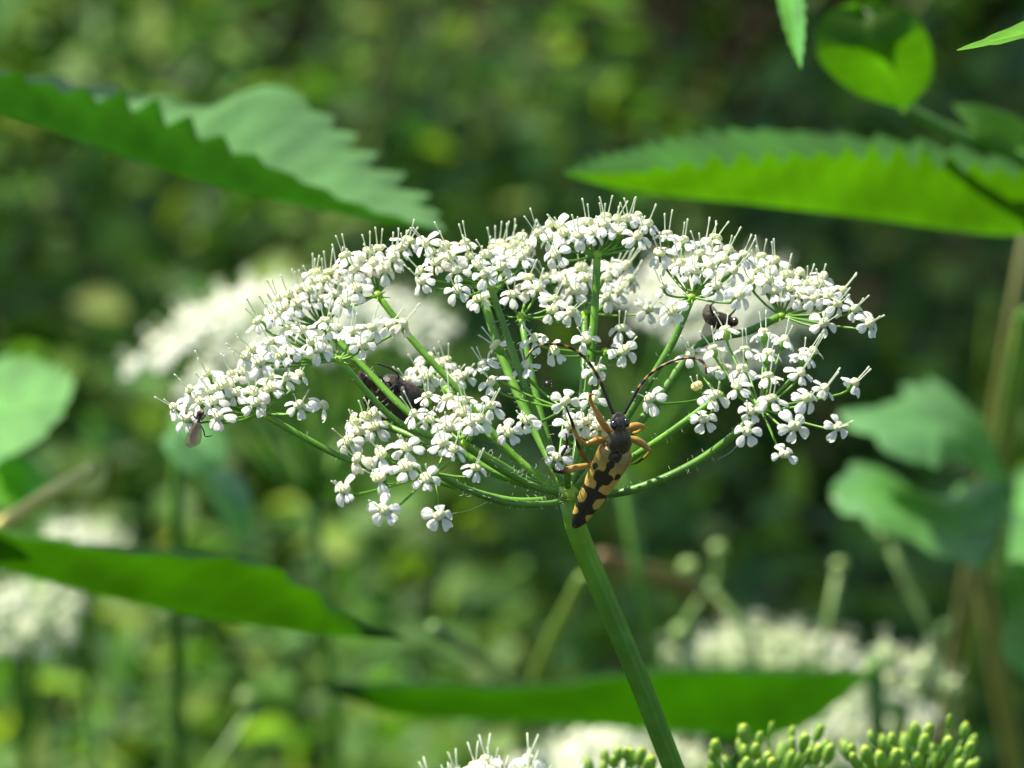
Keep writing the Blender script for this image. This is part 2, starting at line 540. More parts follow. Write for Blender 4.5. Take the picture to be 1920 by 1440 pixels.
def side_leaves(e, base, top, side, heights, L, mat, tint):
    base, top = Vector(base), Vector(top)
    for k, f in enumerate(heights):
        p = base.lerp(top, f)
        for q in (0, 1):
            a = (0.5 if q == 0 else -0.6) + k * .5
            dv = Vector((side * math.cos(a), math.sin(a), .15)).normalized()
            ln = L * (1.05 - .5 * f)
            V, F, C = [], [], []
            sd = dv.cross(WUP).normalized()
            n = 40
            for i in range(n + 1):
                t = i / n
                w = ln * .30 * math.sin(math.pi * t ** .75) ** .9 * (1 + .16 * (((t * 13) % 1) - .5))
                c = p + dv * ln * t + Vector((0, 0, -.35 * ln * t * t))
                for s_ in (-1, -.5, 0, .5, 1):
                    V.append(c + sd * w * s_ + Vector((0, 0, .10 * ln * abs(s_) * math.sin(math.pi * t))))
                    C.append(tint)
            for i in range(n):
                for j in range(4):
                    b_ = i * 5 + j
                    F.append((b_, b_ + 1, b_ + 6, b_ + 5))
            mk('leaf', V, F, mat, e, origin=p, colors=C)
px = K
# nettle on the left: folded toothed blade reaching in from beyond the frame
top = W(-150, -160, 0.13)
e = stem_plant('nettle_plant', 'nettle with a folded toothed leaf above the pale blurred flower head', 'nettle', top, (-0.05, 0.02), 0.0028, 0.0018, M_STEM, (0.9, 0.8, 0.9))
nd = W(-142, 130, 0.128)
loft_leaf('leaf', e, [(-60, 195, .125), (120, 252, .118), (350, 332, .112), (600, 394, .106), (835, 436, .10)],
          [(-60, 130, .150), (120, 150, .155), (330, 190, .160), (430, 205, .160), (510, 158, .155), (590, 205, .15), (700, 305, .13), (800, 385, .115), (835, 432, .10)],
          [(-60, 118, .112), (110, 165, .104), (280, 205, .100), (400, 262, .098), (520, 318, .096), (680, 388, .097), (835, 434, .10)], M_LEAF_PALE, teeth=14, amp=0.0052, tint=(.95, 1, .9), tint2=(.2, .34, .14), n=150, bulge=0.06)  # tint2 paints the near half's shade into its colour
tube_part('petiole', e, [W(-150, 95, .13), W(-100, 140, .127), W(-58, 166, .125)], [.0011, .0009, .0009], M_STEM)

side_leaves(e, foot(top, (-0.05, 0.02)), top, -1, (.45, .7, 1.0), .075, M_LEAF, (.9, .95, 1))
# nettle on the right: backlit leaf
top = W(2080, 160, 0.15)
e = stem_plant('nettle_plant', 'nettle with a long backlit toothed leaf above the right end of the flower head', 'nettle', top, (0.05, 0.02), 0.003, 0.002, M_STEM, (0.9, 0.8, 0.9))
loft_leaf('leaf', e, [(1990, 440, .150), (1850, 440, .146), (1650, 412, .141), (1400, 382, .131), (1180, 358, .125), (1055, 326, .12)],
          [(1990, 340, .18), (1850, 292, .18), (1650, 262, .185), (1400, 245, .18), (1180, 282, .15), (1055, 322, .12)],
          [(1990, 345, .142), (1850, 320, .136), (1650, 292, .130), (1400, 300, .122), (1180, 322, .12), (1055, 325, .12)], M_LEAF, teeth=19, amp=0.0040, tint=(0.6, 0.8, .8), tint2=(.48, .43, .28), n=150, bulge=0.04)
tube_part('petiole', e, [W(2066, 420, .152), W(2030, 425, .151), W(1988, 439, .15)], [.0012, .001, .001], M_STEM)

side_leaves(e, foot(top, (0.05, 0.02)), top, 1, (.45, .7, 1.0), .075, M_LEAF, (.9, .95, 1))
# climbing plant with rounded leaves in the upper right
top = W(2010, -60, 0.14)
e = stem_plant('bindweed_plant', 'plant with a smooth rounded bright green leaf before the dark gap', 'plant', top, (0.06, 0.03), 0.002, 0.0015, M_STEM, (1, 1, 0.9))
loft_leaf('leaf', e, [(1700, 205, .13), (1665, 140, .125), (1630, 70, .12), (1605, 5, .125)],
          [(1700, 205, .13), (1600, 172, .124), (1532, 100, .118), (1540, 30, .118), (1612, 2, .122)],
          [(1700, 205, .13), (1745, 150, .130), (1742, 75, .126), (1705, 20, .124), (1625, 2, .122)], M_LEAF, tint=(.52, .48, 0.28), n=50, bulge=0.03)
tube_part('petiole', e, [W(1998, 330, .15), W(1900, 290, .148), W(1790, 250, .14), W(1698, 204, .13)], [.0012, .001, .0009], M_STEM)
loft_leaf('leaf', e, [(1990, 330, .16), (1900, 262, .155), (1830, 215, .15), (1785, 195, .15)],
          [(1990, 300, .16), (1910, 225, .17), (1840, 198, .16), (1785, 194, .15)],
          [(1990, 350, .155), (1900, 298, .145), (1830, 250, .142), (1785, 197, .15)], M_LEAF, tint=(.6, .65, 0.35), n=40, bulge=0.1)
loft_leaf('leaf', e, [(1475, -60, 0.085), (1485, 20, 0.075), (1490, 80, 0.070), (1502, 130, 0.065)],
          [(1450, -60, 0.095), (1462, 20, 0.080), (1480, 80, 0.073), (1502, 130, 0.065)],
          [(1500, -60, 0.085), (1508, 20, 0.075), (1508, 80, 0.070), (1502, 130, 0.065)], M_LEAF_PALE, teeth=8, amp=.0012, tint=(0.9, 1.2, .7), n=50)
tube_part('petiole', e, [W(2008, -40, .14), W(1750, -140, .10), W(1475, -58, .085)], [.0012, .001, .0009], M_STEM)

side_leaves(e, foot(top, (0.06, 0.03)), top, 1, (.5, .75, 1.0), .05, M_LEAF, (.8, .9, .7))
# sharp leaf tip poking in at the upper right edge
top = W(2190, -120, 0.012)
e = stem_plant('leaf_sprig', 'sprig with one sharp narrow green leaf tip pointing left', 'sprig', top, (0.04, 0.05), 0.002, 0.0012, M_STEM, (1, 1, 1))
loft_leaf('leaf', e, [(2178, -60, .012), (2050, 18, .010), (1920, 62, .008), (1850, 80, .008), (1794, 94, .008)],
          [(2178, -80, .014), (2050, -8, .014), (1920, 40, .012), (1850, 70, .010), (1794, 93, .008)],
          [(2178, -40, .012), (2050, 40, .008), (1920, 72, .006), (1850, 86, .007), (1794, 95, .008)], M_LEAF, teeth=7, amp=.0006, tint=(1.6, 1.7, 1.0), n=70, bulge=0.05)

side_leaves(e, foot(top, (0.04, 0.05)), top, 1, (.6, .82, 1.0), .045, M_LEAF, (1.1, 1.2, .9))
# lobed plant right, behind the flower
top = W(1905, 540, 0.24)
e = stem_plant('lobed_herb', 'herb with olive stem and broad lobed green leaves right of the flower', 'herb', W(1932, 420, 0.300), (-0.075, 0.05), 0.0017, 0.0012, M_STRAW, (0.4, 0.5, 0.33))
loft_leaf('leaf', e, [(1880, 905, 0.285), (1800, 812, 0.265), (1720, 790, 0.255), (1650, 780, 0.250), (1572, 775, 0.250)],
          [(1885, 880, 0.290), (1815, 760, 0.290), (1740, 718, 0.295), (1660, 762, 0.275), (1572, 770, 0.250)],
          [(1875, 915, 0.285), (1790, 858, 0.245), (1725, 872, 0.230), (1650, 830, 0.235), (1575, 788, 0.250)], M_LEAF_PALE, teeth=6, amp=.004, tint=(.9, 1.0, 1.05), n=60, bulge=.08)
loft_leaf('leaf', e, [(1890, 935, 0.280), (1850, 985, 0.270), (1760, 985, 0.260), (1650, 935, 0.250), (1558, 928, 0.250)],
          [(1900, 900, 0.290), (1850, 895, 0.300), (1745, 935, 0.285), (1620, 868, 0.270), (1556, 920, 0.250)],
          [(1880, 960, 0.270), (1835, 1062, 0.240), (1740, 1030, 0.230), (1640, 985, 0.235), (1562, 948, 0.250)], M_LEAF_PALE, teeth=6, amp=.004, tint=(.9, 1.0, 1.0), n=60, bulge=.08)
loft_leaf('leaf', e, [(1885, 925, 0.285), (1920, 960, 0.270), (1980, 980, 0.260), (2060, 1000, 0.250)],
          [(1890, 900, 0.290), (1930, 880, 0.295), (1990, 900, 0.280), (2060, 995, 0.250)],
          [(1880, 950, 0.270), (1900, 1050, 0.240), (1970, 1050, 0.230), (2060, 1005, 0.250)], M_LEAF_PALE, teeth=6, amp=.004, tint=(.9, 1.05, 0.950), n=50, bulge=.08)
loft_leaf('leaf', e, [(1888, 935, 0.285), (1935, 1000, 0.270), (1960, 1150, 0.270), (1945, 1280, 0.270)],
          [(1880, 940, 0.285), (1880, 1150, 0.280), (1880, 1230, 0.275), (1945, 1285, 0.270)],
          [(1890, 935, 0.285), (1990, 1000, 0.270), (2000, 1150, 0.270), (1945, 1285, 0.270)], M_LEAF_PALE, tint=(1, 1, 0.850), n=40)

# thin stalks right
for (a, b, d, r, c, lab) in [((1835, 1055), (1868, 1230), .26, .0019, (.9, .95, .6), 'straight tan stalk under the lobed leaf beside the white blossoms'),
                       ((1925, 600), (1878, 860), .24, .0022, (.45, .85, .28), 'upright yellow green stalk close beside the lobed leaves')]:
    p, q = W(*a, d), W(*b, d + .09)
    dr = (q - p)
    f = p + dr * (p.z / -dr.z)
    e2 = empty('plant_stalk', (f.x, f.y, 0), lab, 'stalk')
    tube_part('stem', e2, [f, q, p], [r * 1.1, r, r * .9], M_STRAW, c)
    tube_part('tip', e2, [p, p + (p - q).normalized() * .006], [r * .9, r * .3], M_STEM, n=5)

# broad leaf in the lower left
top = W(-140, 760, 0.11)
e = stem_plant('broadleaf_plant', 'plant with a smooth dark green pointed leaf across the lower left', 'plant', top, (-0.04, 0.02), 0.003, 0.002, M_STEM, (.9, .9, .9))
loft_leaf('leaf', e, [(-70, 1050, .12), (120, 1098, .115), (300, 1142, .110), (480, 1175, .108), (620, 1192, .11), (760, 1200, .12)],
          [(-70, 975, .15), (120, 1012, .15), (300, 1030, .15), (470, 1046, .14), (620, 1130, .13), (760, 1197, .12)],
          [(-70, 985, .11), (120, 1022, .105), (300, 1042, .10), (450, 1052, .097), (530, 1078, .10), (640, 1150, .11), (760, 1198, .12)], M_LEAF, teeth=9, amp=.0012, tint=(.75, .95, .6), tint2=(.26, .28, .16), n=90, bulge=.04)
tube_part('petiole', e, [W(-137, 960, .115), W(-100, 1020, .118), W(-68, 1049, .12)], [.0012, .001, .001], M_STEM)
# leaf low behind the stem
top = W(560, 1300, 0.17)
e = stem_plant('broadleaf_plant', 'plant with a long dark green leaf lying behind the lower main stem', 'plant', W(1640, 1240, .29), (0.03, 0.02), 0.0022, 0.0015, M_STEM, (.8, .8, .8))
loft_leaf('leaf', e, [(1640, 1262, 0.290), (1480, 1375, 0.265), (1250, 1372, 0.245), (1000, 1353, 0.235), (760, 1342, 0.235), (600, 1292, 0.240)],
          [(1640, 1255, 0.290), (1480, 1250, 0.300), (1250, 1252, 0.280), (1000, 1280, 0.265), (760, 1275, 0.250), (600, 1285, 0.240)],
          [(1640, 1258, 0.290), (1480, 1262, 0.255), (1250, 1262, 0.230), (1000, 1290, 0.222), (760, 1285, 0.225), (600, 1290, 0.240)], M_LEAF, teeth=11, amp=.0008, tint=(.28, .42, .22), tint2=(.15, .2, .1), n=80, bulge=.05)

# pale leaves at the left edge
top = W(-60, 660, 0.27)
e = stem_plant('mint_green_herb', 'herb with soft pale mint green leaves at the left below the blurred umbel', 'herb', top, (-0.02, 0.03), 0.002, 0.0014, M_STEM, (1, 1, 1))
loft_leaf('leaf', e, [(-62, 760, .27), (20, 770, .25), (80, 765, .24), (138, 722, .24)],
          [(-62, 690, .29), (20, 672, .29), (90, 685, .27), (138, 715, .24)],
          [(-62, 800, .25), (10, 860, .21), (80, 815, .21), (138, 735, .24)], M_LEAF_PALE, teeth=6, amp=.0045, tint=(1.15, 1.2, 1.15), n=70, bulge=.06)
loft_leaf('leaf', e, [(-60, 860, .26), (10, 880, .25), (60, 895, .245), (110, 925, .24)],
          [(-60, 840, .27), (10, 845, .27), (60, 865, .26), (110, 922, .24)],
          [(-60, 900, .25), (0, 945, .22), (50, 945, .22), (110, 930, .24)], M_LEAF, tint=(1.1, 1.3, .6), n=40, bulge=.06)
e = stem_plant('mint_green_herb', 'herb with soft pale mint green leaves under the tiny winged gnat', 'herb', W(330, 780, .25), (-0.01, 0.04), 0.0014, 0.001, M_STEM, (.8, .8, .8))
loft_leaf('leaf', e, [(330, 785, .25), (360, 820, .235), (395, 850, .23), (420, 870, .23)],
          [(330, 780, .25), (380, 790, .25), (420, 815, .245), (424, 868, .23)],
          [(330, 790, .25), (312, 850, .215), (350, 885, .215), (416, 874, .23)], M_LEAF_PALE, tint=(1, 1.1, 1.1), n=40, bulge=.06)
loft_leaf('leaf', e, [(345, 862, .26), (400, 905, .24), (440, 950, .235), (465, 1010, .235)],
          [(345, 858, .26), (440, 885, .25), (472, 940, .24), (468, 1010, .235)],
          [(345, 866, .26), (388, 920, .225), (420, 975, .225), (462, 1012, .235)], M_LEAF_PALE, tint=(1, 1.1, 1.1), n=40, bulge=.06)

# dry straw and slanted stalks
def slanted(name, label, cat, a, b, da, db, r, mat, tint, group=None):
    p, q = W(*a, da), W(*b, db)
    dr = q - p
    f = q.copy(); f.z = -0.005
    f = f + Vector((dr.x, dr.y, 0)).normalized() * 0.42
    q2 = q + dr.normalized() * .09 + Vector((0, 0, -.015))
    e = empty(name, (f.x, f.y, 0), label, cat, group)
    tube_part('stem', e, [f, q2, q, p], [r * 1.05, r, r, r * .85], mat, tint, n=40)
    b2 = MB(); t = (p - q).normalized()
    b2.tube([p, p + t * r * .6, p + t * r * .9], [r * .86, r * .7, r * .2], 9, tint)
    b2.build('broken_tip', mat, e)
slanted('dry_stalk', 'short slanting straw coloured stalk with a broken end above dark leaf', 'stalk', (168, 882), (8, 980), .15, .17, .00125 * 1.1, M_STRAW, (1.9, 2.0, 1.6))
slanted('green_stalk', 'slanting thick pale green stalk pointing up left behind the lower stem', 'stalk', (815, 1178), (958, 1282), .24, .30, .0013, M_STRAW, (.5, .95, .7))
slanted('green_stalk', 'bright green stalk standing close behind the main flower stem', 'stalk', (1092, 1085), (1010, 1262), .26, .33, .0013, M_STRAW, (.45, .9, .28))
slanted('brown_stalk', 'dull brown stalk lying slantwise in the dark gap right of stem', 'stalk', (1130, 1050), (1330, 1130), .35, .45, .0022, M_STRAW, (.35, .28, .2))

# ------------------------------------------------------------------ umbels out of focus
def petal_data(L, Wd_, droop, curl, seed, notch=0.2, tint=(1, 1, 1)):
    """one petal in local space: base at origin, points along +x, droops to -z"""
    r = random.Random(seed)
    nu, nv = 7, 6
    V, F, C = [], [], []
    tw = r.uniform(-0.18, 0.18)
    cup = r.uniform(0.12, 0.30)
    for i in range(nu + 1):
        t = i / nu
        w = Wd_ * (0.11 + 0.89 * math.sin(math.pi * min(1, t / 1.28)) ** 0.9)
        if t > 0.7: w *= math.sqrt(max(0.0, 1 - ((t - 0.7) / 0.3) ** 2 * 0.86))
        for j in range(nv + 1):
            s = j / nv * 2 - 1
            tt = t * (1 - notch * (1 - abs(s)) ** 1.5 * t ** 3)
            x = L * tt
            ang = droop * (0.25 + 0.75 * tt)
            xx = x * math.cos(ang * 0.75)
            z = -x * math.sin(ang * 0.75)
            if tt > 0.72:
                z += curl * L * (tt - 0.72) ** 1.5 * 3.2
                xx -= curl * L * (tt - 0.72) ** 2 * 2.0
            z += Wd_ * (-cup * 2.2 * s * s * t + 0.75 * abs(s) ** 0.7 * (1 - abs(s)) * math.sin(math.pi * t)) + tw * s * Wd_ * t
            V.append((xx, s * w, z))
            C.append(tint)
    for i in range(nu):
        for j in range(nv):
            a = i * (nv + 1) + j
            F.append((a, a + nv + 1, a + nv + 2, a + 1))
    return V, F, C
def rotz(v, a): return Vector((v[0] * math.cos(a) - v[1] * math.sin(a), v[0] * math.sin(a) + v[1] * math.cos(a), v[2]))
def umbellet_data(seed, rad=0.0092, nf=11, styles=True, ptint=(1, 1, 1)):
    """a whole flower cluster out of focus: pedicels, discs, petals, styles; node at origin, axis +z"""
    r = random.Random(seed)
    b = MB()
    for k in range(nf):
        a = k * 2.399
        q = math.sqrt((k + .5) / nf)
        R = rad * q
        c = Vector((math.cos(a) * R, math.sin(a) * R, rad * (0.75 - 0.25 * q * q) * r.uniform(.85, 1.1)))
        ax = (Vector((0, 0, 1)) + Vector((math.cos(a), math.sin(a), 0)) * .5 * q).normalized()
        M = ax.to_track_quat('Z', 'Y').to_matrix()
        b.tube([Vector((0, 0, 0)), c * .6 + Vector((0, 0, -.0004)), c - ax * .0016, c - ax * .0002], [.00016, .00014, .0002, .0005], 5, (.9, 1, .8), 1)
        b.ball(c, [M @ Vector((.0008, 0, 0)), M @ Vector((0, .0007, 0)), M @ Vector((0, 0, .0005))], (1, 1, 1), 2, 7, 4)
        if styles:
            for sg in (-1, 1):
                t = c + M @ Vector((sg * .0006, 0, .0026))
                b.tube([c, t], [.00009, .00009], 4, (1, 1, 1), 3)
        a0 = r.uniform(0, 6)
        for p in range(5):
            V, F, C = petal_data(.0017 * r.uniform(.85, 1.15), .00072, r.uniform(.4, 1.1), r.uniform(.1, .5), seed * 100 + k * 5 + p)
            V = [c + M @ (rotz(v, a0 + p * 1.2566) + rotz((.0006, 0, -.0001), a0 + p * 1.2566)) for v in V[::1]]
            b.add(V, F, [ptint] * len(V), 0)
    return b.data('flower_cluster', [M_PETAL, M_PEDI, M_DISC, M_STYLE])
UMB = [umbellet_data(s) for s in range(3)]
UMB_G = [umbellet_data(s + 10, nf=8, ptint=(.42, .55, .30)) for s in range(3)]
def far_umbel(label, c, wpx, d, h=0.035, n=16, group=None, tilt=(0, 0), lean=(0.02, 0.0), dome=0.28, name='white_umbel', hub_dx=0.0, green=0.0):
    ctr = W(*c, d)
    R = wpx / 2 * K * (S + behind(d)) / S
    ax = (WUP + Vector((tilt[0], tilt[1], 0))).normalized()
    Mx = ax.to_track_quat('Z', 'Y').to_matrix()
    hub = ctr - ax * h + Vector((hub_dx, 0, 0))
    f = foot(hub, lean)
    e = empty(name, f, label, 'flower', group)
    tube_part('stem', e, [f, f.lerp(hub, .5) + Vector((lean[0] * .1, 0, 0)), hub], [.0015, .0013, .0010], M_STEM, n=14)
    r = random.Random(int(c[0]))
    for k in range(n):
        a = k * 2.399 + r.uniform(-.2, .2)
        q = math.sqrt((k + .6) / n)
        rr = max(R - .0085, R * .3) * q
        p = ctr + Mx @ Vector((math.cos(a) * rr, math.sin(a) * rr, R * dome * (.6 - 1.2 * q * q) * r.uniform(.7, 1.1) - .007))
        out = (p - hub).normalized()
        tube_part('ray', e, [hub, hub.lerp(p, .55) - ax * .002, p], [.0006, .00055, .0005], M_STEM, n=7, sides=6)
        zq = (ax * .8 + out * .5).normalized()
        M = Matrix.Translation(p) @ zq.to_track_quat('Z', 'Y').to_matrix().to_4x4() @ Matrix.Rotation(r.uniform(0, 6), 4, 'Z') @ Matrix.Scale(r.uniform(.85, 1.15), 4)
        put('flower_cluster', (UMB_G if r.random() < green else UMB)[k % 3], e, M)
    return e
far_umbel('wide blurred white umbel behind the left half of the sharp flower head', (530, 578), 690, .36, n=18, tilt=(-.16, .32), dome=.3, green=.15)
far_umbel('blurred white umbel directly behind the right half of the sharp flower head', (1340, 535), 400, .32, n=15, dome=.3, hub_dx=-.016, lean=(.05, 0))
far_umbel('blurred white umbel low down behind the main stem', (1160, 1425), 430, .28, n=14, dome=.25, green=.3)
far_umbel('pale greenish blurred umbel in bud and bloom above the fruit cluster', (1430, 1230), 420, .38, n=15, dome=.2, green=.85)
far_umbel('loose blurred white umbel just behind the green fruits', (1610, 1335), 400, .36, n=14, dome=.22, green=.65)
far_umbel('small blurred white umbel between the tan stalks on the right', (1690, 1240), 130, .30, n=3, dome=.2, green=.6)
far_umbel('blurred white umbel under the dark leaf at the left edge', (40, 1135), 260, .40, n=7, dome=.3, green=.75)
far_umbel('small blurred white umbel just above the dark leaf on the left', (160, 1008), 190, .42, n=4, dome=.2, green=.6)
far_umbel('nearly sharp white umbel top with upright styles low beside the stem', (930, 1475), 170, -.045, n=4, h=.03, dome=.2)

# budding stalks
def bud_stalk(label, pts, d, knobs):
    d += .08
    P = [W(*p, d) for p in pts]
    f = foot(P[0], (0.01, 0.02))
    e = empty('bud_stalk', f, label, 'bud stalk')
    tube_part('stem', e, [f] + P, [.0009] + [.0007] * len(P), M_STRAW, (.42, .85, .5), n=20)
    for kx, ky, kr in knobs:
        c = W(kx, ky, d)
        b = MB(); rr = kr * .8 * K * (1 + d)
        b.ball(c, [Vector((rr, 0, 0)), Vector((0, rr, 0)), Vector((0, 0, rr * .85))], (.5, .95, .55), 0, 12, 8)
        kn = b.build('bud', M_STRAW, e)
        j = min(P, key=lambda v: (v - c).length)
        tube_part('bud_stem', e, [j, j.lerp(c, .5) + Vector((0, 0, .001)), c], .0007, M_STRAW, (.42, .85, .5), n=6, sides=6)
bud_stalk('forked green stalk with round pale buds beside the dark gap', [(1420, 1240), (1395, 1150), (1345, 1090), (1300, 1068)], .28, [(1292, 1064, 26), (1347, 1030, 22), (1276, 1186, 26)])
bud_stalk('upright bright green bud stalk rising from the greenish umbel', [(1545, 1200), (1560, 1110), (1572, 1070)], .28, [(1574, 1060, 20)])
bud_stalk('green stalk with small buds leaning before the dark leaf shade', [(1760, 1215), (1700, 1120), (1660, 1010)], .26, [(1655, 1000, 16), (1775, 1180, 22)])
bud_stalk('pale knobbed green stalk low on the left among the herbs', [(390, 1450), (430, 1390), (466, 1340)], .30, [(462, 1310, 24), (478, 1340, 18)])

# ------------------------------------------------------------------ the flower head in focus
O_D = 0.0
hub = W(1065, 932, O_D)
stem_pts_px = [(1066, 930, 0.0), (1080, 990, .002), (1130, 1112, .006), (1198, 1275, .011), (1262, 1440, .017)]
sp = [W(*p) for p in stem_pts_px]
dr = (sp[-1] - sp[-2]).normalized()
below = [sp[-1] + Vector((.016, .006, -.045)), sp[-1] + Vector((.036, .014, -.12)), sp[-1] + Vector((.055, .02, -.25))]
foot_main = Vector((sp[-1].x + .07, sp[-1].y + .025, -.005))
plant = empty('umbel_plant', (foot_main.x, foot_main.y, 0), 'sharp white flower head on a green stem carrying the beetle', 'flower')
tube_part('stem', plant, [foot_main] + below[::-1] + sp[::-1], [.0020, .0019, .0018, .0016, .00145, .00135, .0013, .00125], M_STEM, n=120, sides=36, ribs=9, rib=.07,
          cfun=lambda t: (1.1 + .9 * max(0, t - .97) / .03, 1.15 + .6 * max(0, t - .97) / .03, .9))
b = MB()
b.ball(hub + Vector((0, 0, .0005)), [Vector((.0014, 0, 0)), Vector((0, .0014, 0)), Vector((0, 0, .0011))], (3.0, 2.0, 1.2), 0, 16, 9)
b.build('umbel_node', M_STEM, plant)

# umbellets: node (px, px, depth mm), via points of the ray, flowers (disc centre px), number of extra hidden flowers
UMBELS = {
 'a': ((490, 775, -2), [(655, 862), (830, 905), (960, 938)], [(387,700),(433,701),(452,696),(355,730),(394,732),(441,736),(475,734),(537,709),(562,701),(507,705),(325,763),(349,785),(479,756),(409,780),(399,753),(560,759),(607,760),(374,752),(505,728),(415,722)], 0),
 'b': ((635, 675, -8), [(752, 795), (877, 837), (985, 897)], [(520,592),(536,616),(567,619),(582,640),(610,600),(630,615),(660,621),(697,614),(756,606),(730,608),(679,646),(504,640),(472,652),(487,679),(462,667),(546,657),(484,601),(600,655),(527,665)], 0),
 'c': ((708, 553, 6), [(775, 640), (855, 727), (960, 850)], [(647,479),(664,505),(701,491),(710,465),(720,505),(690,470),(755,464),(767,451),(647,565),(747,467),(735,483),(668,540)], 2),
 'd': ((605, 612, 17), [(680, 686), (768, 775), (920, 880)], [(591,511),(616,511),(606,524),(634,502),(560,541),(587,530),(540,552),(522,560),(577,542),(627,552),(526,580),(505,588),(555,570),(600,560),(655,535)], 2),
 'e': ((920, 538, -3), [(958, 650), (1005, 780), (1045, 885)], [(797,455),(835,460),(817,491),(787,507),(791,527),(872,455),(880,480),(912,477),(856,507),(910,514),(857,544),(977,482),(845,480),(940,500),(895,497)], 1),
 'f': ((908, 565, 20), [(938, 660), (985, 770), (1035, 870)], [(940,456),(952,464),(965,458),(992,457),(897,560),(985,475),(925,465),(960,480)], 3),
 'g': ((1120, 478, 5), [(1114, 600), (1101, 740), (1080, 870)], [(1007,437),(1030,446),(1041,476),(1057,435),(1050,423),(1084,440),(1101,416),(1131,419),(1136,405),(1157,410),(1175,410),(1181,409),(1196,442),(1216,419),(1110,437),(1160,433)], 3),
 'h': ((1096, 588, 28), [(1096, 660), (1090, 760), (1075, 880)], [(1037,515),(1022,520),(1090,501),(1075,545),(1097,522),(1137,520),(1155,502),(1172,500),(1137,557),(1177,495),(1182,523),(1216,579),(1060,530),(1160,545)], 2),
 'i': ((977, 593, 14), [(985, 640), (1010, 760), (1045, 880)], [(1007,540),(960,552),(1034,582),(1070,585),(1040,560),(990,520)], 1),
 'j': ((1297, 557, 0), [(1262, 640), (1205, 735), (1130, 850)], [(1251,438),(1237,473),(1282,450),(1342,446),(1366,467),(1312,475),(1276,493),(1301,508),(1358,486),(1243,534),(1259,581),(1344,536),(1376,506),(1325,455),(1387,553),(1395,478),(1330,497)], 2),
 'k': ((1465, 592, 9), [(1400, 622), (1318, 642), (1225, 760), (1135, 865)], [(1420,506),(1452,488),(1428,480),(1448,545),(1476,514),(1479,540),(1514,532),(1527,559),(1553,555),(1535,532),(1582,544),(1604,579),(1631,605),(1545,605),(1500,553),(1405,525),(1438,523),(1570,570)], 2),
 'l': ((1425, 765, -16), [(1380, 812), (1300, 870), (1180, 920)], [(1360,618),(1432,623),(1397,654),(1472,636),(1337,653),(1441,662),(1526,657),(1509,666),(1392,691),(1440,704),(1502,698),(1381,724),(1603,717),(1446,747),(1406,770),(1400,809),(1514,746),(1547,727),(1490,799),(1572,800),(1471,852)], 0),
 'm': ((1350, 742, -9), [(1250, 815), (1180, 862), (1110, 915)], [(1353,688),(1307,724),(1341,741),(1320,786),(1295,662),(1219,747)], 0),
 'n': ((815, 887, -21), [(870, 915), (950, 942), (1030, 945)], [(670,859),(715,850),(762,839),(761,875),(711,896),(646,917),(719,955),(824,966),(799,896),(892,877),(851,842),(831,830)], 0),
 'o': ((868, 832, -13), [(920, 868), (985, 905)], [(880,792),(865,774),(776,775),(806,787),(801,742),(840,747),(920,760),(870,750),(900,785),(840,800)], 0),
 'p': ((722, 797, 14), [(800, 830), (930, 890)], [(665,790),(652,827),(685,780),(700,775),(672,808),(700,800)], 1),
 'q': ((832, 722, 24), [(880, 780), (980, 870)], [(837,675),(825,683),(785,694),(870,705),(850,707),(800,705),(760,715)], 1),
 'r': ((1060, 768, -6), [(1062, 830), (1064, 890)], [(985,685),(1060,752),(1110,748),(1070,797),(985,787),(952,809),(1044,857),(922,715),(1125,800),(929,647),(905,682),(1098,790)], 0),
 's': ((1135, 660, 4), [(1125, 740), (1095, 850)], [(1100,636),(1165,615),(1170,657),(1116,695),(1040,657),(1002,634)], 0),
}
PETALS = [mesh_data('petal', *petal_data(28.5 * K * random.uniform(.88, 1.1), 10.8 * K, random.uniform(.15, .95), random.uniform(.05, .6), 40 + i, notch=random.uniform(.04, .17))[:2], M_PETAL, colors=[(1, 1, 1)] * 56) for i in range(14)]
PETALS_OLD = [mesh_data('petal', *petal_data(29 * K, 11.5 * K, random.uniform(.8, 1.2), .7, 80 + i)[:2], M_PETAL, colors=[(1.0, .93, .8)] * 56) for i in range(2)]
def disc_data(c, lob, s):
    b = MB()
    for sg in (-1, 1):
        b.ball((sg * 3.6 * K * s, 0, 1.0 * K), [Vector((9.4 * K * s, 0, 0)), Vector((0, 9.8 * K * s, 0)), Vector((0, 0, 7.6 * K * lob))], c, 0, 12, 8)
    return b.data('nectary_disc', [M_DISC])
DISCS = [disc_data(c, l, s) for c, l, s in [((1, 1, 1), 1, 1), ((1.06, 1.04, 1.05), 1.1, .95), ((.97, 1.0, .9), .9, 1.05)]]
DISC_BARE = disc_data((1.1, .92, .62), 1.05, 1.0)
def style_data(bend, L):
    b = MB()
    p = [Vector((0, 0, 0)), Vector((bend * .45 * L * K, 0, L * .5 * K)), Vector((bend * L * K, 0, L * K)), Vector((bend * 1.1 * L * K, 0, (L + 2) * K))]
    b.tube(crom(p, 8), [1.5 * K, 1.25 * K, 1.15 * K, 1.1 * K, 1.05 * K, 1.15 * K, 1.8 * K, 1.6 * K], 6, (1, 1, 1))
    return b.data('style', [M_STYLE])
STYLES = [style_data(bd, L) for bd, L in [(.12, 33), (.22, 37), (.38, 29), (.05, 35), (.3, 24), (.18, 40), (-.04, 31)]]
BARE = {(1307, 724)}; NOSTYLE = {(1471, 852), (607, 760), (1060, 752)}
SIN, COS = math.sin(PITCH), math.cos(PITCH)
FLOWER_AT = {}
n_fl = 0
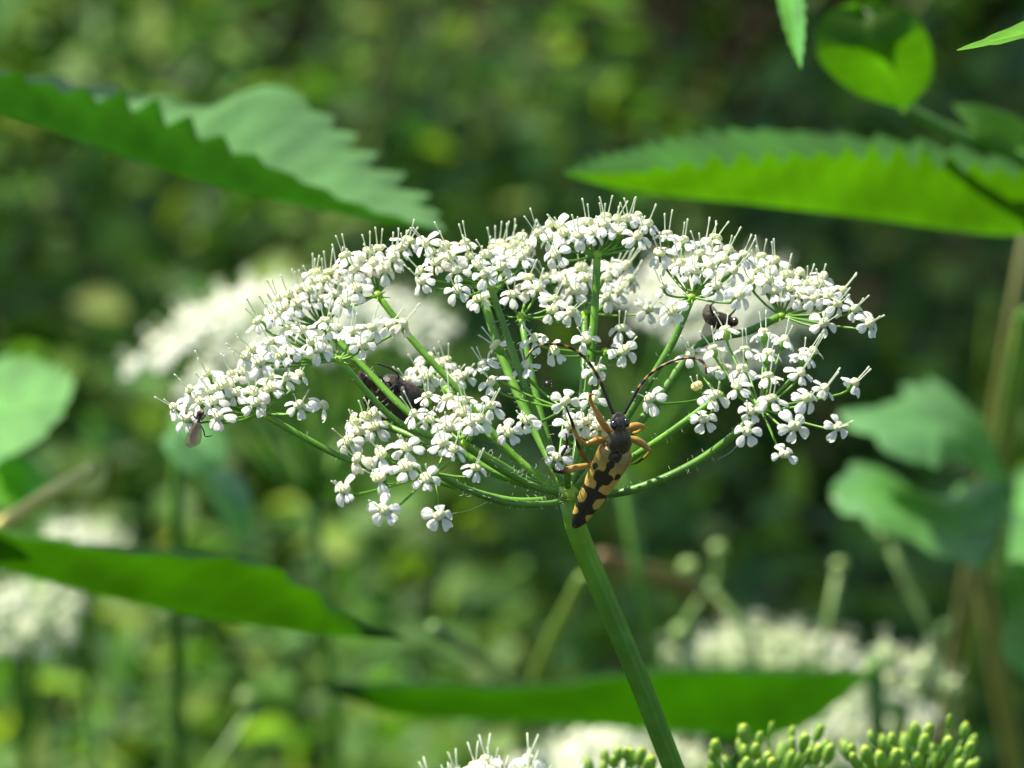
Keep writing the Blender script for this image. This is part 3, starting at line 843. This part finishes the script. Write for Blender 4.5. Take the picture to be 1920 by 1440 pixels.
for key, (nd, via, fl, extra) in UMBELS.items():
    nd = (nd[0], nd[1], nd[2] * .82)
    node = W(nd[0], nd[1], nd[2] * 1e-3)
    # ray from the umbel node to the umbellet node
    tot = len(via) + 1
    pts = [node]
    for i, v in enumerate(via):
        f = (i + 1) / tot
        pts.append(W(v[0], v[1], nd[2] * 1e-3 * (1 - f) ** .8 + O_D * f))
    pts.append(hub + (pts[-1] - hub).normalized() * .0004)
    rad = {'f': 8.6, 'k': 8, 'j': 7.6, 'l': 7.8, 'g': 7.8}.get(key, 6.6) * K
    ray = tube_part('ray', plant, pts, [rad * .95, rad * .95, rad, rad, rad * .95, rad * .7], M_STEM, n=30, sides=16, ribs=6, rib=.05,
                    cfun=lambda t, q=random.uniform(.9, 1.35): (q * (1 + .8 * max(0, .06 - t) / .06 + .5 * max(0, t - .9) / .1), q * (1 + .5 * max(0, .06 - t) / .06 + .35 * max(0, t - .9) / .1), .9))
    nb = MB()
    nb.ball(node, [Vector((9.5 * K, 0, 0)), Vector((0, 9.5 * K, 0)), Vector((0, 0, 8 * K))], (2.4, 1.75, .7), 0, 12, 8)
    for q in range(5):
        a = q * 1.25 + hash(key) % 7
        dv = Vector((math.cos(a), math.sin(a), -.25))
        nb.tube([node + dv * 6 * K, node + dv * 16 * K + Vector((0, 0, 1 * K)), node + dv * 26 * K + Vector((0, 0, 4 * K))], [1.8 * K, 1.4 * K, .5 * K], 5, (1.6, 1.35, .9))
    nb.build('bract_node', M_STEM, ray)
    hb = MB()
    hr = random.Random(sum(map(ord, key)) + 5)
    line = crom(pts, 40)
    for q in range(46):
        i = hr.randrange(1, 39)
        t = (line[i + 1] - line[i - 1]).normalized()
        dv = Vector((hr.gauss(0, 1), hr.gauss(0, 1), hr.gauss(0, 1)))
        dv = (dv - t * dv.dot(t)).normalized()
        p = line[i].lerp(line[i + 1], hr.random()) + dv * rad * .9
        ln = hr.uniform(5, 13) * K
        hb.tube([p, p + dv * ln * .6 + t * ln * .1, p + dv * ln + t * ln * hr.uniform(-.5, .5)], [.45 * K, .35 * K, .15 * K], 3, (1, 1, 1))
    tag(hb.build('hairs', M_STYLE, ray), kind='stuff')
    # extra flowers hidden among the others
    xs = [p[0] for p in fl]; ys = [p[1] for p in fl]
    rr = random.Random(sum(map(ord, key)))
    full = [(x, y, False) for x, y in fl]
    tries = 0
    while extra and tries < 400:
        tries += 1
        a, c = rr.choice(fl), rr.choice(fl)
        x, y = (a[0] + c[0]) / 2 + rr.uniform(-12, 12), (a[1] + c[1]) / 2 + rr.uniform(-16, 4)
        if y > nd[1] - 45: continue
        if min(math.hypot(x - p[0], y - p[1]) for p in full) > 17:
            full.append((x, y, True)); extra -= 1
    for (x, y, hidden) in full:
        fr = random.Random(int(x * 7919 + y * 104729))
        # depth from the cluster's flat top seen 25 degrees from above
        dv = nd[1] - y
        h = 52
        back = (dv - h * COS) / SIN
        back = max(-95, min(110, back * .55)) + fr.uniform(-14, 14) + (25 if hidden else 0)
        c = W(x, y, nd[2] * 1e-3 + back * K)
        o2 = c - node
        hor = Vector((o2.x, o2.y, 0))
        ax = (WUP + hor / (95 * K) * .50 + Vector((fr.uniform(-.2, .2), fr.uniform(-.62, -.05), 0))).normalized()
        if (x, y) == (607, 760): ax = Vector((.8, .1, .35)).normalized()
        if (x, y) == (1060, 752): ax = Vector((.05, -.75, .55)).normalized()
        sc = fr.uniform(.78, 1.03)
        b = MB()
        base = c - ax * 24 * K * sc
        p1 = node + (base - node) * .5 + Vector((0, 0, -4 * K))
        ctrl = [node, node.lerp(p1, .55) + hor * .06, p1 + hor * .05, base - ax * 3 * K, base]
        pr = [2.8 * K, 2.4 * K, 2.3 * K, 2.3 * K, 2.6 * K]
        ped = crom(ctrl, 9)
        prr = list(np.interp(np.linspace(0, 1, 9), np.linspace(0, 1, 5), pr))
        ov = [base + ax * f * 22 * K * sc for f in (.12, .3, .55, .8, 1.0)]
        g = fr.uniform(.85, 1.3)
        b.tube(ped + ov, prr + [v * K * sc for v in (5.2, 7.6, 8.8, 8.4, 6.8)], 8, (g, g, .85))
        fo = b.build('flower', M_PEDI, plant, origin=c)
        n_fl += 1
        Q = (ax.to_track_quat('Z', 'Y').to_matrix() @ Matrix.Rotation(fr.uniform(0, 6.283), 3, 'Z')).to_4x4()
        bare = (x, y) in BARE
        dm = DISC_BARE if bare else fr.choice(DISCS)
        # the disc's long axis lies across the line of sight in most flowers
        put('nectary_disc', dm, fo, Matrix.Translation(c) @ ax.to_track_quat('Z', 'Y').to_matrix().to_4x4() @ Matrix.Rotation(fr.uniform(-.7, .7), 4, 'Z') @ Matrix.Scale(sc, 4))
        if (x, y) not in NOSTYLE and not hidden:
            for sg in (0, math.pi):
                sm = fr.choice(STYLES)
                put('style', sm, fo, Matrix.Translation(c + ax * 6 * K) @ ax.to_track_quat('Z', 'Y').to_matrix().to_4x4() @ Matrix.Rotation(fr.uniform(-.5, .5) + sg, 4, 'Z') @ Matrix.Translation(Vector((4.5 * K, 0, 0))))
        if not bare:
            old = fr.random() < .08
            for p in range(5):
                if fr.random() < .05: continue
                an = p * 1.2566 + fr.uniform(-.13, .13)
                T = Matrix.Rotation(an, 4, 'Z') @ Matrix.Translation(Vector((7.5 * K, 0, -2.5 * K))) @ Matrix.Rotation(fr.uniform(-.25, .30), 4, 'Y') @ Matrix.Rotation(fr.uniform(-.2, .2), 4, 'X') @ Matrix.Scale(sc * fr.uniform(.88, 1.1), 4)
                put('petal', fr.choice(PETALS_OLD if old else PETALS), fo, Matrix.Translation(c) @ Q @ T)
        FLOWER_AT[(x, y)] = c

# ------------------------------------------------------------------ spotted longhorn beetle
def cam_of(v): return Vector((v.dot(RIGHT), v.dot(UPC), -v.dot(FWD)))
beetle = empty('longhorn_beetle', W(1100, 930, -.004), 'yellow and black spotted longhorn beetle climbing the flower head', 'beetle')
SPINE = [(1076, 989, -.0045), (1092, 962, -.0055), (1124, 905, -.008), (1153, 852, -.0110), (1160, 833, -.0120), (1162, 808, -.0132), (1161, 790, -.0138), (1160, 772, -.0138)]
sp_s = [0.0]
spw = [W(*p) for p in SPINE]
for i in range(1, len(spw)): sp_s.append(sp_s[-1] + (spw[i] - spw[i - 1]).length / K)
SL = sp_s[-1]
fine = crom(spw, 200)
fl_s = [0.0]
for i in range(1, 200): fl_s.append(fl_s[-1] + (fine[i] - fine[i - 1]).length / K)
def spine(s):
    s = max(0, min(fl_s[-1], s))
    i = int(np.searchsorted(fl_s, s)); i = max(1, min(199, i))
    f = (s - fl_s[i - 1]) / max(1e-9, fl_s[i] - fl_s[i - 1])
    p = fine[i - 1].lerp(fine[i], f)
    t = (fine[min(199, i + 4)] - fine[max(0, i - 5)]).normalized()
    n0 = Wd(.20, .30, .9)
    n = (n0 - t * n0.dot(t)).normalized()
    return p, t, n, t.cross(n)
TOT = fl_s[-1]
def body_section(mb, prof, c=(1, 1, 1), m=0, sides=18):
    V, F = [], []
    for s, hw, hh, zo in prof:
        p, t, n, r = spine(s)
        for j in range(sides):
            a = 2 * math.pi * j / sides
            V.append(p + n * (zo * K) + r * (math.cos(a) * hw * K) + n * (math.sin(a) * hh * K))
    k = len(prof)
    for i in range(k - 1):
        for j in range(sides):
            q = (j + 1) % sides
            F.append((i * sides + j, i * sides + q, (i + 1) * sides + q, (i + 1) * sides + j))
    F.append(tuple(range(sides - 1, -1, -1)))
    F.append(tuple((k - 1) * sides + j for j in range(sides)))
    mb.add(V, F, c, m)
B0 = TOT - 232        # author units: 232 = nose, 0 = tail
def sx(s): return s * TOT / 232
mb = MB()
prof = [(4, 3, 3, -6), (20, 9, 8, -8), (60, 17, 12, -9), (110, 23, 15, -9), (150, 25, 17, -8), (160, 20, 15, -5), (165, 19, 15, -2), (169, 23.5, 16, -1), (178, 24.5, 18, 0), (188, 22, 17.5, 0), (196, 17.5, 14.5, 0), (201, 13.5, 12, -1), (205, 12.5, 11, -1), (208, 13, 11, -1), (214, 16, 12.5, -1), (221, 15, 11.5, -2), (227, 11.5, 9, -4), (231, 7, 6, -6), (233, 2, 2, -7)]
ss = [p[0] for p in prof]
dense = np.linspace(4, 233, 60)
prof = [(sx(s), *[float(np.interp(s, ss, [p[q] for p in prof])) for q in (1, 2, 3)]) for s in dense]
body_section(mb, prof)
body = mb.build('body', M_BEETLE, beetle)
b = MB()   # scutellum
p, t, n, r = spine(sx(160))
b.ball(p + n * 16 * K, [t * 9 * K, r * 6 * K, n * 3 * K], (.8, .8, .8), 0, 10, 6)
b.build('scutellum', M_BEETLE, beetle)
for sg in (-1, 1):
    p, t, n, r = spine(sx(214))
    b = MB()
    b.ball(p + r * sg * 12.5 * K + n * 4 * K, [t * 9 * K, r * 6.5 * K, n * 8.5 * K], (1, 1, 1), 0, 14, 10)
    b.build('eye', M_EYE, beetle)
YEL, BRN, BLK, OLV = (.58, .37, .075), (.33, .17, .035), (.024, .020, .015), (.31, .235, .07)
def ely_col(s, c):
    """colour at s (0 tail - 165 shoulder), c (0 suture - 1 side margin)"""
    s, c = s + 1.6 * math.sin(c * 7 + s * .12) + .5 * math.sin(c * 15 + s * .3), c + .02 * math.sin(s * .3)
    def blob(s0, c0, rs, rc): return ((s - s0) / rs) ** 2 + ((c - c0) / rc) ** 2 < 1
    suture = .075 + (.10 if 108 < s < 124 else 0) + (.10 if s > 150 else 0)
    if c < suture: return BLK
    if s < 21: return BLK
    if s < 37: return YEL if blob(30, .55, 8, .34) else BLK
    if s < 74: return YEL if blob(60, .56, 11.5, .42) else BLK
    if s < 90: return YEL if s > 90 - 18 * max(0, .55 - abs(c - .35)) ** .8 * 1.0 and c < .9 and s > 80 else BLK
    if blob(122, .45, 8, .15) or blob(126, .97, 13, .16) or blob(112, .05, 12, .28): return BLK
    if c > .93 and s < 120: return BLK
    f = min(1, max(0, (s - 118) / 30))
    return tuple(a * (1 - f) + q * f for a, q in zip(YEL, BRN if c > .5 else OLV))
for sg in (-1, 1):
    NS, NC = 170, 44
    V, F, C = [], [], []
    for i in range(NS + 1):
        s = 166 * i / NS
        w = float(np.interp(s, [0, 4, 15, 50, 100, 140, 156, 163, 166], [4.5, 8.5, 15, 23, 29, 33, 33, 28, 19]))
        hgt = float(np.interp(s, [0, 15, 60, 120, 150, 166], [5, 9, 14, 18, 18, 12]))
        p, t, n, r = spine(sx(s))
        for j in range(NC + 1):
            c = j / NC
            th = c * math.radians(104)
            x = (abs(math.sin(th)) ** .85) * w
            z = math.cos(th) * hgt if th < math.pi / 2 else math.cos(th) * hgt * 1.6
            x += .35 if j == 0 else 0
            V.append(p + r * (sg * x * K) + n * ((z - 2) * K))
            C.append(ely_col(s, c))
    for i in range(NS):
        for j in range(NC):
            a = i * (NC + 1) + j
            F.append((a, a + 1, a + NC + 2, a + NC + 1) if sg > 0 else (a, a + NC + 1, a + NC + 2, a + 1))
    mk('elytron', V, F, M_ELYTRA, beetle, colors=C)
hb = MB()
hr = random.Random(3)
for q in range(300):
    s_ = hr.uniform(164, 230)
    p, t, n, r = spine(sx(s_))
    if s_ < 166:
        w, hh = float(np.interp(s_, [0, 15, 50, 100, 140, 166], [5, 13, 20.5, 26.5, 31, 22])), float(np.interp(s_, [0, 15, 60, 120, 150, 166], [5, 9, 14, 18, 18, 12]))
    else:
        w, hh = float(np.interp(s_, [166, 178, 196, 205, 214, 232], [20, 24.5, 17.5, 12.5, 16, 5])), float(np.interp(s_, [166, 178, 196, 205, 214, 232], [15, 18, 14.5, 11, 12, 4]))
    a = hr.uniform(0, math.pi)
    q0 = p + r * math.cos(a) * w * .97 * K + n * (math.sin(a) * hh - 2) * K
    o_ = (r * math.cos(a) / w + n * math.sin(a) / hh).normalized()
    ln = hr.uniform(2.5, 5.5) * K
    hb.tube([q0, q0 + o_ * ln * .6 - t * ln * .7], [.42 * K, .15 * K], 3, (.55, .42, .16))
tag(hb.build('hairs', M_LEG, beetle), kind='stuff')
def antenna(pts, d0, d1):
    n = 96
    P = crom([W(x, y, d0 + (d1 - d0) * i / (len(pts) - 1)) for i, (x, y) in enumerate(pts)], n)
    def col(t):
        if t < .16: return (.02, .016, .012)
        f = ((t - .16) / .84 * 9.0) % 1.0
        return (.38, .17, .035) if f < .36 and t > .2 else (.018, .014, .010)
    rad = []
    for i in range(n):
        t = i / (n - 1)
        f = ((t - .16) / .84 * 9.0) % 1.0
        rad.append((3.3 - 1.5 * t + (.7 * f if t > .16 else 0)) * K)
    mbb = MB()
    mbb.tube(P, rad, 8, cfun=col)
    mbb.build('antenna', M_LEG, beetle, origin=P[0])
antenna([(1150, 776), (1140, 752), (1122, 708), (1100, 675), (1075, 655), (1048, 646), (1020, 646), (998, 656), (985, 674)], -.0135, -.0165)
antenna([(1170, 776), (1184, 752), (1200, 724), (1222, 699), (1250, 682), (1280, 672), (1305, 672), (1320, 682), (1325, 702)], -.0135, -.0165)
ORA, ORY, DKB = (.50, .25, .045), (.46, .27, .06), (.02, .015, .011)
def leg(segs):
    """segs: list of (name, points (px,py,mm), radii px, colour a, colour b)"""
    root = None
    for nm, pts, rad, ca, cb in segs:
        P = crom([W(x, y, d * 1e-3) for x, y, d in pts], 16)
        r = np.interp(np.linspace(0, 1, 16), np.linspace(0, 1, len(rad)), rad) * K * .88
        mbb = MB()
        mbb.tube(P, list(r), 10, cfun=lambda t, a=ca, q=cb: tuple(a[k] * (1 - max(0, min(1, (t - .6) * 5))) + q[k] * max(0, min(1, (t - .6) * 5)) for k in range(3)))
        o = mbb.build(nm, M_LEG, root or beetle, origin=P[0])
        if root is None: root = o
leg([('leg', [(1146, 816, -11.5), (1128, 790, -12.6), (1112, 762, -13)], [4, 8, 7.5, 4], ORA, ORA), ('tibia', [(1112, 762, -13), (1107, 750, -14), (1106, 740, -14.6)], [4, 4.2, 3.6], ORA, ORA), ('tarsus', [(1106, 741, -14.6), (1112, 739, -15), (1118, 741, -15.4)], [2.6, 2.2, 1.4], (.2, .09, .03), DKB)])
leg([('leg', [(1140, 826, -10.5), (1118, 826, -11.8), (1098, 833, -12)], [4, 7, 7, 4.2], ORA, ORA), ('tibia', [(1098, 833, -12), (1086, 824, -12.6), (1079, 812, -13), (1071, 786, -14)], [4.4, 4.6, 4, 3.4], ORA, DKB), ('tarsus', [(1071, 787, -14), (1066, 775, -14.6), (1061, 762, -15.2)], [2.8, 2.4, 1.6], DKB, DKB)])
leg([('leg', [(1112, 871, -8.5), (1085, 876, -9.2), (1058, 882, -9.6), (1038, 880, -9.8)], [3.5, 6.5, 8, 8.5, 6], ORY, DKB), ('tibia', [(1038, 880, -9.8), (1050, 858, -10.4), (1062, 838, -11)], [4.6, 4, 3.4], DKB, DKB), ('tarsus', [(1062, 838, -11), (1063, 826, -11.6), (1061, 812, -12)], [2.6, 2.2, 1.5], DKB, DKB)])
leg([('leg', [(1172, 804, -11.5), (1192, 799, -11), (1207, 799, -10.4)], [5, 9, 8, 4], ORA, ORY), ('tibia', [(1207, 799, -10.4), (1200, 808, -8.5), (1188, 812, -7)], [4, 3.6, 3], ORY, ORY), ('tarsus', [(1188, 812, -7), (1180, 818, -6), (1172, 826, -5)], [2.4, 2, 1.4], DKB, DKB)])
leg([('leg', [(1176, 820, -10), (1198, 828, -9.6), (1220, 845, -9)], [5, 8.5, 7.5, 3.6], ORY, ORY), ('tibia', [(1220, 845, -9), (1212, 855, -7), (1202, 862, -5)], [3.8, 3.4, 3], ORY, DKB), ('tarsus', [(1202, 862, -5), (1194, 868, -4), (1184, 870, -3)], [2.4, 2, 1.4], DKB, DKB)])
leg([('leg', [(1130, 872, -6), (1112, 872, -6.6), (1101, 864, -7)], [4, 6, 5], ORY, (.3, .13, .03)), ('tibia', [(1101, 864, -7), (1090, 848, -8), (1082, 830, -9)], [4, 4.4, 3.4], (.22, .09, .02), DKB), ('tarsus', [(1082, 831, -9), (1080, 820, -9.6), (1076, 808, -10.4)], [2.6, 2.2, 1.5], DKB, DKB)])

# ------------------------------------------------------------------ the other insects
def insect_body(parent, pts, rad, flat, mat, tint=(1, 1, 1), n=40, name='body'):
    P = crom([W(x, y, d * 1e-3) for x, y, d in pts], n)
    r = np.interp(np.linspace(0, 1, n), np.linspace(0, 1, len(rad)), rad) * K
    b = MB(); b.tube(P, list(r), 16, tint)
    return b.build(name, mat, parent)
def insect_leg(parent, pts, r=1.6, col=(.6, .6, .6), mat=None):
    P = crom([W(x, y, d * 1e-3) for x, y, d in pts], 14)
    b = MB(); b.tube(P, list(np.linspace(r * 1.3, r * .7, 14) * K), 7, col)
    return b.build('leg', mat or M_FLY, parent, origin=P[0])
def wing(parent, base, tip, width, d0, d1, mat, bend=0.0, tint=(1, 1, 1)):
    a, c = Vector((*base, 0)), Vector((*tip, 0))
    ax = c - a
    side = Vector((-ax.y, ax.x, 0)).normalized()
    V, F = [], []
    n, m = 16, 6
    for i in range(n + 1):
        t = i / n
        w = width * (math.sin(math.pi * min(1, .06 + t * .62)) ** .7) * (1 if t < .8 else math.sqrt(max(0, 1 - ((t - .8) / .2) ** 2)) * .98 + .02)
        for j in range(m + 1):
            s = j / m * 2 - 1
            q = a + ax * t + side * (s * w / 2 + bend * math.sin(math.pi * t))
            V.append(W(q.x, q.y, d0 + (d1 - d0) * t - .00012 * (1 - s * s) - (.00003 * math.cos(j * 3.0))))
    for i in range(n):
        for j in range(m):
            k = i * (m + 1) + j
            F.append((k, k + m + 1, k + m + 2, k + 1))
    return mk('wing', V, F, mat, parent, colors=[tint] * len(V))
fly = empty('brown_fly', W(715, 740, .0135), 'dark brown hairy fly clinging to a green flower ray', 'fly')
insect_body(fly, [(672, 709, 13.5), (680, 711, 13.5), (694, 716, 13.5), (706, 722, 14), (728, 727, 14.4), (745, 732, 14.6), (758, 740, 14.6), (770, 752, 14.8), (778, 770, 15), (782, 786, 15.4)], [4, 16, 15, 12, 25, 28, 23, 28, 30, 25, 14, 4], 1, M_FLY, (.6, .58, .55))
b = MB(); b.ball(W(678, 709, .0128), [RIGHT * 9 * K, UPC * 12 * K, FWD * 10 * K], (7, 2.2, 1.2), 0, 14, 10); b.build('eye', M_EYE, fly)
b = MB(); b.ball(W(684, 712, .0148), [RIGHT * 9 * K, UPC * 12 * K, FWD * 9 * K], (7, 2.2, 1.2), 0, 14, 10); b.build('eye', M_EYE, fly)
wing(fly, (700, 722), (768, 806), 56, .0122, .0146, M_WING_DARK, 3, (.35, .3, .25))
wing(fly, (692, 735), (716, 788), 46, .0142, .0160, M_WING_DARK, -2, (.3, .26, .22))
for pts in [[(738, 720, 13.6), (748, 705, 13.2), (735, 692, 12.6), (704, 681, 12)], [(722, 720, 13), (712, 706, 11.2), (700, 712, 10.6), (697, 728, 11.4)], [(735, 728, 13), (728, 716, 11.2), (718, 722, 10.6), (716, 738, 11.4)],
            [(745, 735, 13), (742, 722, 11.2), (730, 732, 10.8), (731, 752, 11.4)], [(690, 740, 14), (682, 752, 14), (690, 764, 14), (688, 772, 14)], [(770, 748, 13.4), (784, 752, 13), (788, 770, 13), (780, 776, 12)]]:
    insect_leg(fly, pts, 1.9, (.5, .5, .5))
b = MB()
for k in range(110):
    s = random.uniform(0, 1); c = Vector((690 + 85 * s, 714 + 45 * s, 0))
    a = random.uniform(0, 6.28); q = Vector((math.cos(a), math.sin(a), 0))
    b.tube([W(c.x + q.x * 16, c.y + q.y * 16, .0142), W(c.x + q.x * 27, c.y + q.y * 27, .0142 + random.uniform(-.0006, .0006))], [.5 * K, .2 * K], 3, (.6, .6, .6))
b.build('bristles', M_FLY, fly)

gnat = empty('winged_gnat', W(372, 800, -.0075), 'tiny dark gnat with smoky wings on the outermost white flowers', 'gnat')
insect_body(gnat, [(376, 772, -8), (374, 780, -8), (372, 786, -8.1), (370, 793, -8.2), (366, 804, -8), (361, 815, -7.8), (358, 824, -7.6)], [3, 6.5, 4, 9, 8, 5, 4.5, 2], 1, M_FLY, (.35, .35, .4))
for q in (-3.5, 3.5):
    b = MB(); b.ball(W(376 + q, 774, -.0082), [RIGHT * 4 * K, UPC * 5 * K, FWD * 4 * K], (9, 3.5, 2.2), 0, 10, 7); b.build('eye', M_EYE, gnat)
wing(gnat, (371, 792), (355, 840), 22, -.0088, -.0082, M_WING, 1.5, (2.4, 2.3, 2.0))
wing(gnat, (373, 793), (364, 836), 20, -.0086, -.0080, M_WING, -1, (2.2, 2.1, 1.9))
for pts in [[(378, 788, -8.2), (385, 778, -8.6), (390, 768, -8)], [(378, 792, -8.2), (386, 790, -8.8), (396, 791, -8)], [(376, 797, -8), (382, 808, -8.6), (385, 818, -8), (398, 817, -7.4)], [(369, 786, -8.2), (363, 778, -8.4), (366, 768, -7.6)]]:
    insect_leg(gnat, pts, 1.2, (.3, .3, .3))

back = empty('black_fly', W(1345, 605, .0115), 'black fly half hidden behind the right flower clusters', 'fly')
insect_body(back, [(1318, 588, 12), (1326, 592, 12), (1338, 598, 12), (1352, 602, 12), (1366, 604, 12), (1376, 606, 12), (1384, 606, 12)], [3, 12, 13, 17, 16, 14, 8, 2], 1, M_FLY, (.55, .5, .5))
b = MB(); b.ball(W(1378, 603, .0114), [RIGHT * 7 * K, UPC * 9 * K, FWD * 8 * K], (4, 1.5, 1.2), 0, 12, 8); b.build('eye', M_EYE, back)
wing(back, (1345, 590), (1318, 580), 26, .0108, .0112, M_WING, 0, (.6, .5, .5))
wing(back, (1335, 592), (1322, 640), 22, .0112, .0118, M_WING, 0, (.9, .8, .75))
for pts in [[(1345, 604, 11), (1340, 622, 10.4), (1334, 634, 10)], [(1360, 606, 11), (1362, 618, 10), (1352, 628, 9.6)], [(1338, 592, 11), (1332, 576, 10), (1340, 566, 8)], [(1364, 596, 11), (1376, 584, 10), (1382, 574, 8)]]:
    insect_leg(back, pts, 1.7, (.35, .35, .35))

mite = empty('tiny_beetle', W(1027, 720, -.006), 'speck sized black beetle sitting between the central flower stalks', 'beetle')
insect_body(mite, [(1024, 714, -6), (1026, 719, -6), (1028, 725, -6)], [2, 6, 6.5, 2], 1, M_BEETLE, (.5, .5, .5), 16)
for sg in (-1, 1):
    for q in (-4, 0, 4):
        insect_leg(mite, [(1027 + sg * 3, 720 + q, -6), (1027 + sg * 8, 719 + q * 1.4, -6.4), (1027 + sg * 11, 723 + q * 1.5, -5.6)], .8, (.4, .4, .4))

# ------------------------------------------------------------------ umbel in fruit at the bottom
def fruit_data(L, r, seed):
    b = MB()
    rad = [1.5, .62 * r, .92 * r, r, .96 * r, .8 * r, .55 * r]
    z = [0, .08 * L, .3 * L, .55 * L, .78 * L, .93 * L, L]
    b.tube([Vector((0, 0, q * K)) for q in z], [q * K for q in rad], 20, (1, 1, 1), ribs=5, rib=.08)
    b.ball((0, 0, (L + 1) * K), [Vector((r * .62 * K, 0, 0)), Vector((0, r * .55 * K, 0)), Vector((0, 0, 4.5 * K))], (2.1, 1.55, .9), 0, 10, 6)
    for sg in (-1, 1):
        b.tube([Vector((sg * 2 * K, 0, (L + 3) * K)), Vector((sg * 7 * K, 0, (L + 9) * K)), Vector((sg * 15 * K, 0, (L + 4) * K))], [1.1 * K, .9 * K, .7 * K], 5, (1.6, 1.3, 1.3))
    return b.data('fruit', [M_FRUIT])
FR = [fruit_data(50, 16, 0), fruit_data(55, 14.5, 1), fruit_data(46, 13.5, 2), fruit_data(50, 10, 3)]
D_F = .052
fh = W(1560, 1760, D_F + .02)
ff = foot(fh, (.01, .01))
fe = empty('fruiting_umbel', ff, 'umbel of plump green ribbed fruits low on the right', 'fruit umbel')
tube_part('stem', fe, [ff, ff.lerp(fh, .5), fh], [.002, .0018, .0015], M_STEM, n=14)
FN = [((1440, 1530), [(1341, 1400), (1387, 1400), (1394, 1372), (1417, 1404), (1447, 1365), (1467, 1408), (1484, 1397), (1486, 1372), (1509, 1390), (1538, 1372), (1360, 1428), (1440, 1425), (1425, 1385), (1500, 1425), (1400, 1432), (1535, 1412)]),
      ((1715, 1530), [(1584, 1402), (1632, 1380), (1623, 1412), (1655, 1388), (1672, 1386), (1697, 1393), (1734, 1393), (1742, 1367), (1779, 1393), (1780, 1352), (1811, 1367), (1828, 1387), (1600, 1425), (1680, 1420), (1715, 1372), (1760, 1415), (1800, 1410), (1650, 1425), (1720, 1422)]),
      ((1165, 1550), [(1133, 1420), (1173, 1412), (1202, 1415), (1100, 1432), (1150, 1430), (1220, 1432)])]
for (nx, ny), fl in FN:
    q_ = random.Random(nx)
    lo, hi = (1330, 1570) if nx == 1440 else (1570, 1850) if nx == 1715 else (1095, 1225)
    fl = fl + [(q_.randrange(lo, hi), q_.randrange(1402, 1446)) for _ in range(12 if nx > 1200 else 3)]
    nodep = W(nx, ny, D_F + .004)
    tube_part('ray', fe, [fh, fh.lerp(nodep, .5) + Vector((0, 0, -.002)), nodep], [.0008, .0007, .0007], M_STEM, n=12, sides=8)
    for x, y in fl:
        fr = random.Random(x * 31 + y)
        top = W(x, y - 6, D_F + fr.uniform(-.004, .007) + (1400 - y) * 4e-5)
        ax = ((top - nodep).normalized() * .55 + WUP * .6 + Vector((fr.uniform(-.12, .12), fr.uniform(-.12, .12), 0))).normalized()
        kk = 3 if (x, y) in ((1780, 1352), (1447, 1365)) else fr.randrange(3)
        s = fr.uniform(.55, .88)
        bp = top - ax * 44 * K * s
        M = Matrix.Translation(bp) @ ax.to_track_quat('Z', 'Y').to_matrix().to_4x4() @ Matrix.Rotation(fr.uniform(0, 6), 4, 'Z') @ Matrix.Scale(s, 4)
        f_o = put('fruit', FR[kk], fe, M)
        tube_part('pedicel', fe, [nodep, nodep.lerp(bp, .6) + Vector((0, 0, -.0003)), bp + ax * 2 * K], [2.6 * K, 2.4 * K, 2.6 * K], M_PEDI, n=7, sides=6)

# a few spider threads between the lower flowers
for a, c, lab in [((824, 966, -22), (935, 930, -8), 'thin spider thread from the lowest flower to the lower ray'), ((1400, 812, -16), (1345, 862, -13), 'thin spider thread beside the drooping flowers on the right')]:
    p, q = W(a[0], a[1], a[2] * 1e-3), W(c[0], c[1], c[2] * 1e-3)
    b = MB(); b.tube(crom([p, p.lerp(q, .5) + Vector((0, 0, -.0006)), q], 10), .35 * K, 4)
    o = b.build('spider_thread', M_SILK); tag(o, lab, 'spider silk')
print('flowers', n_fl)
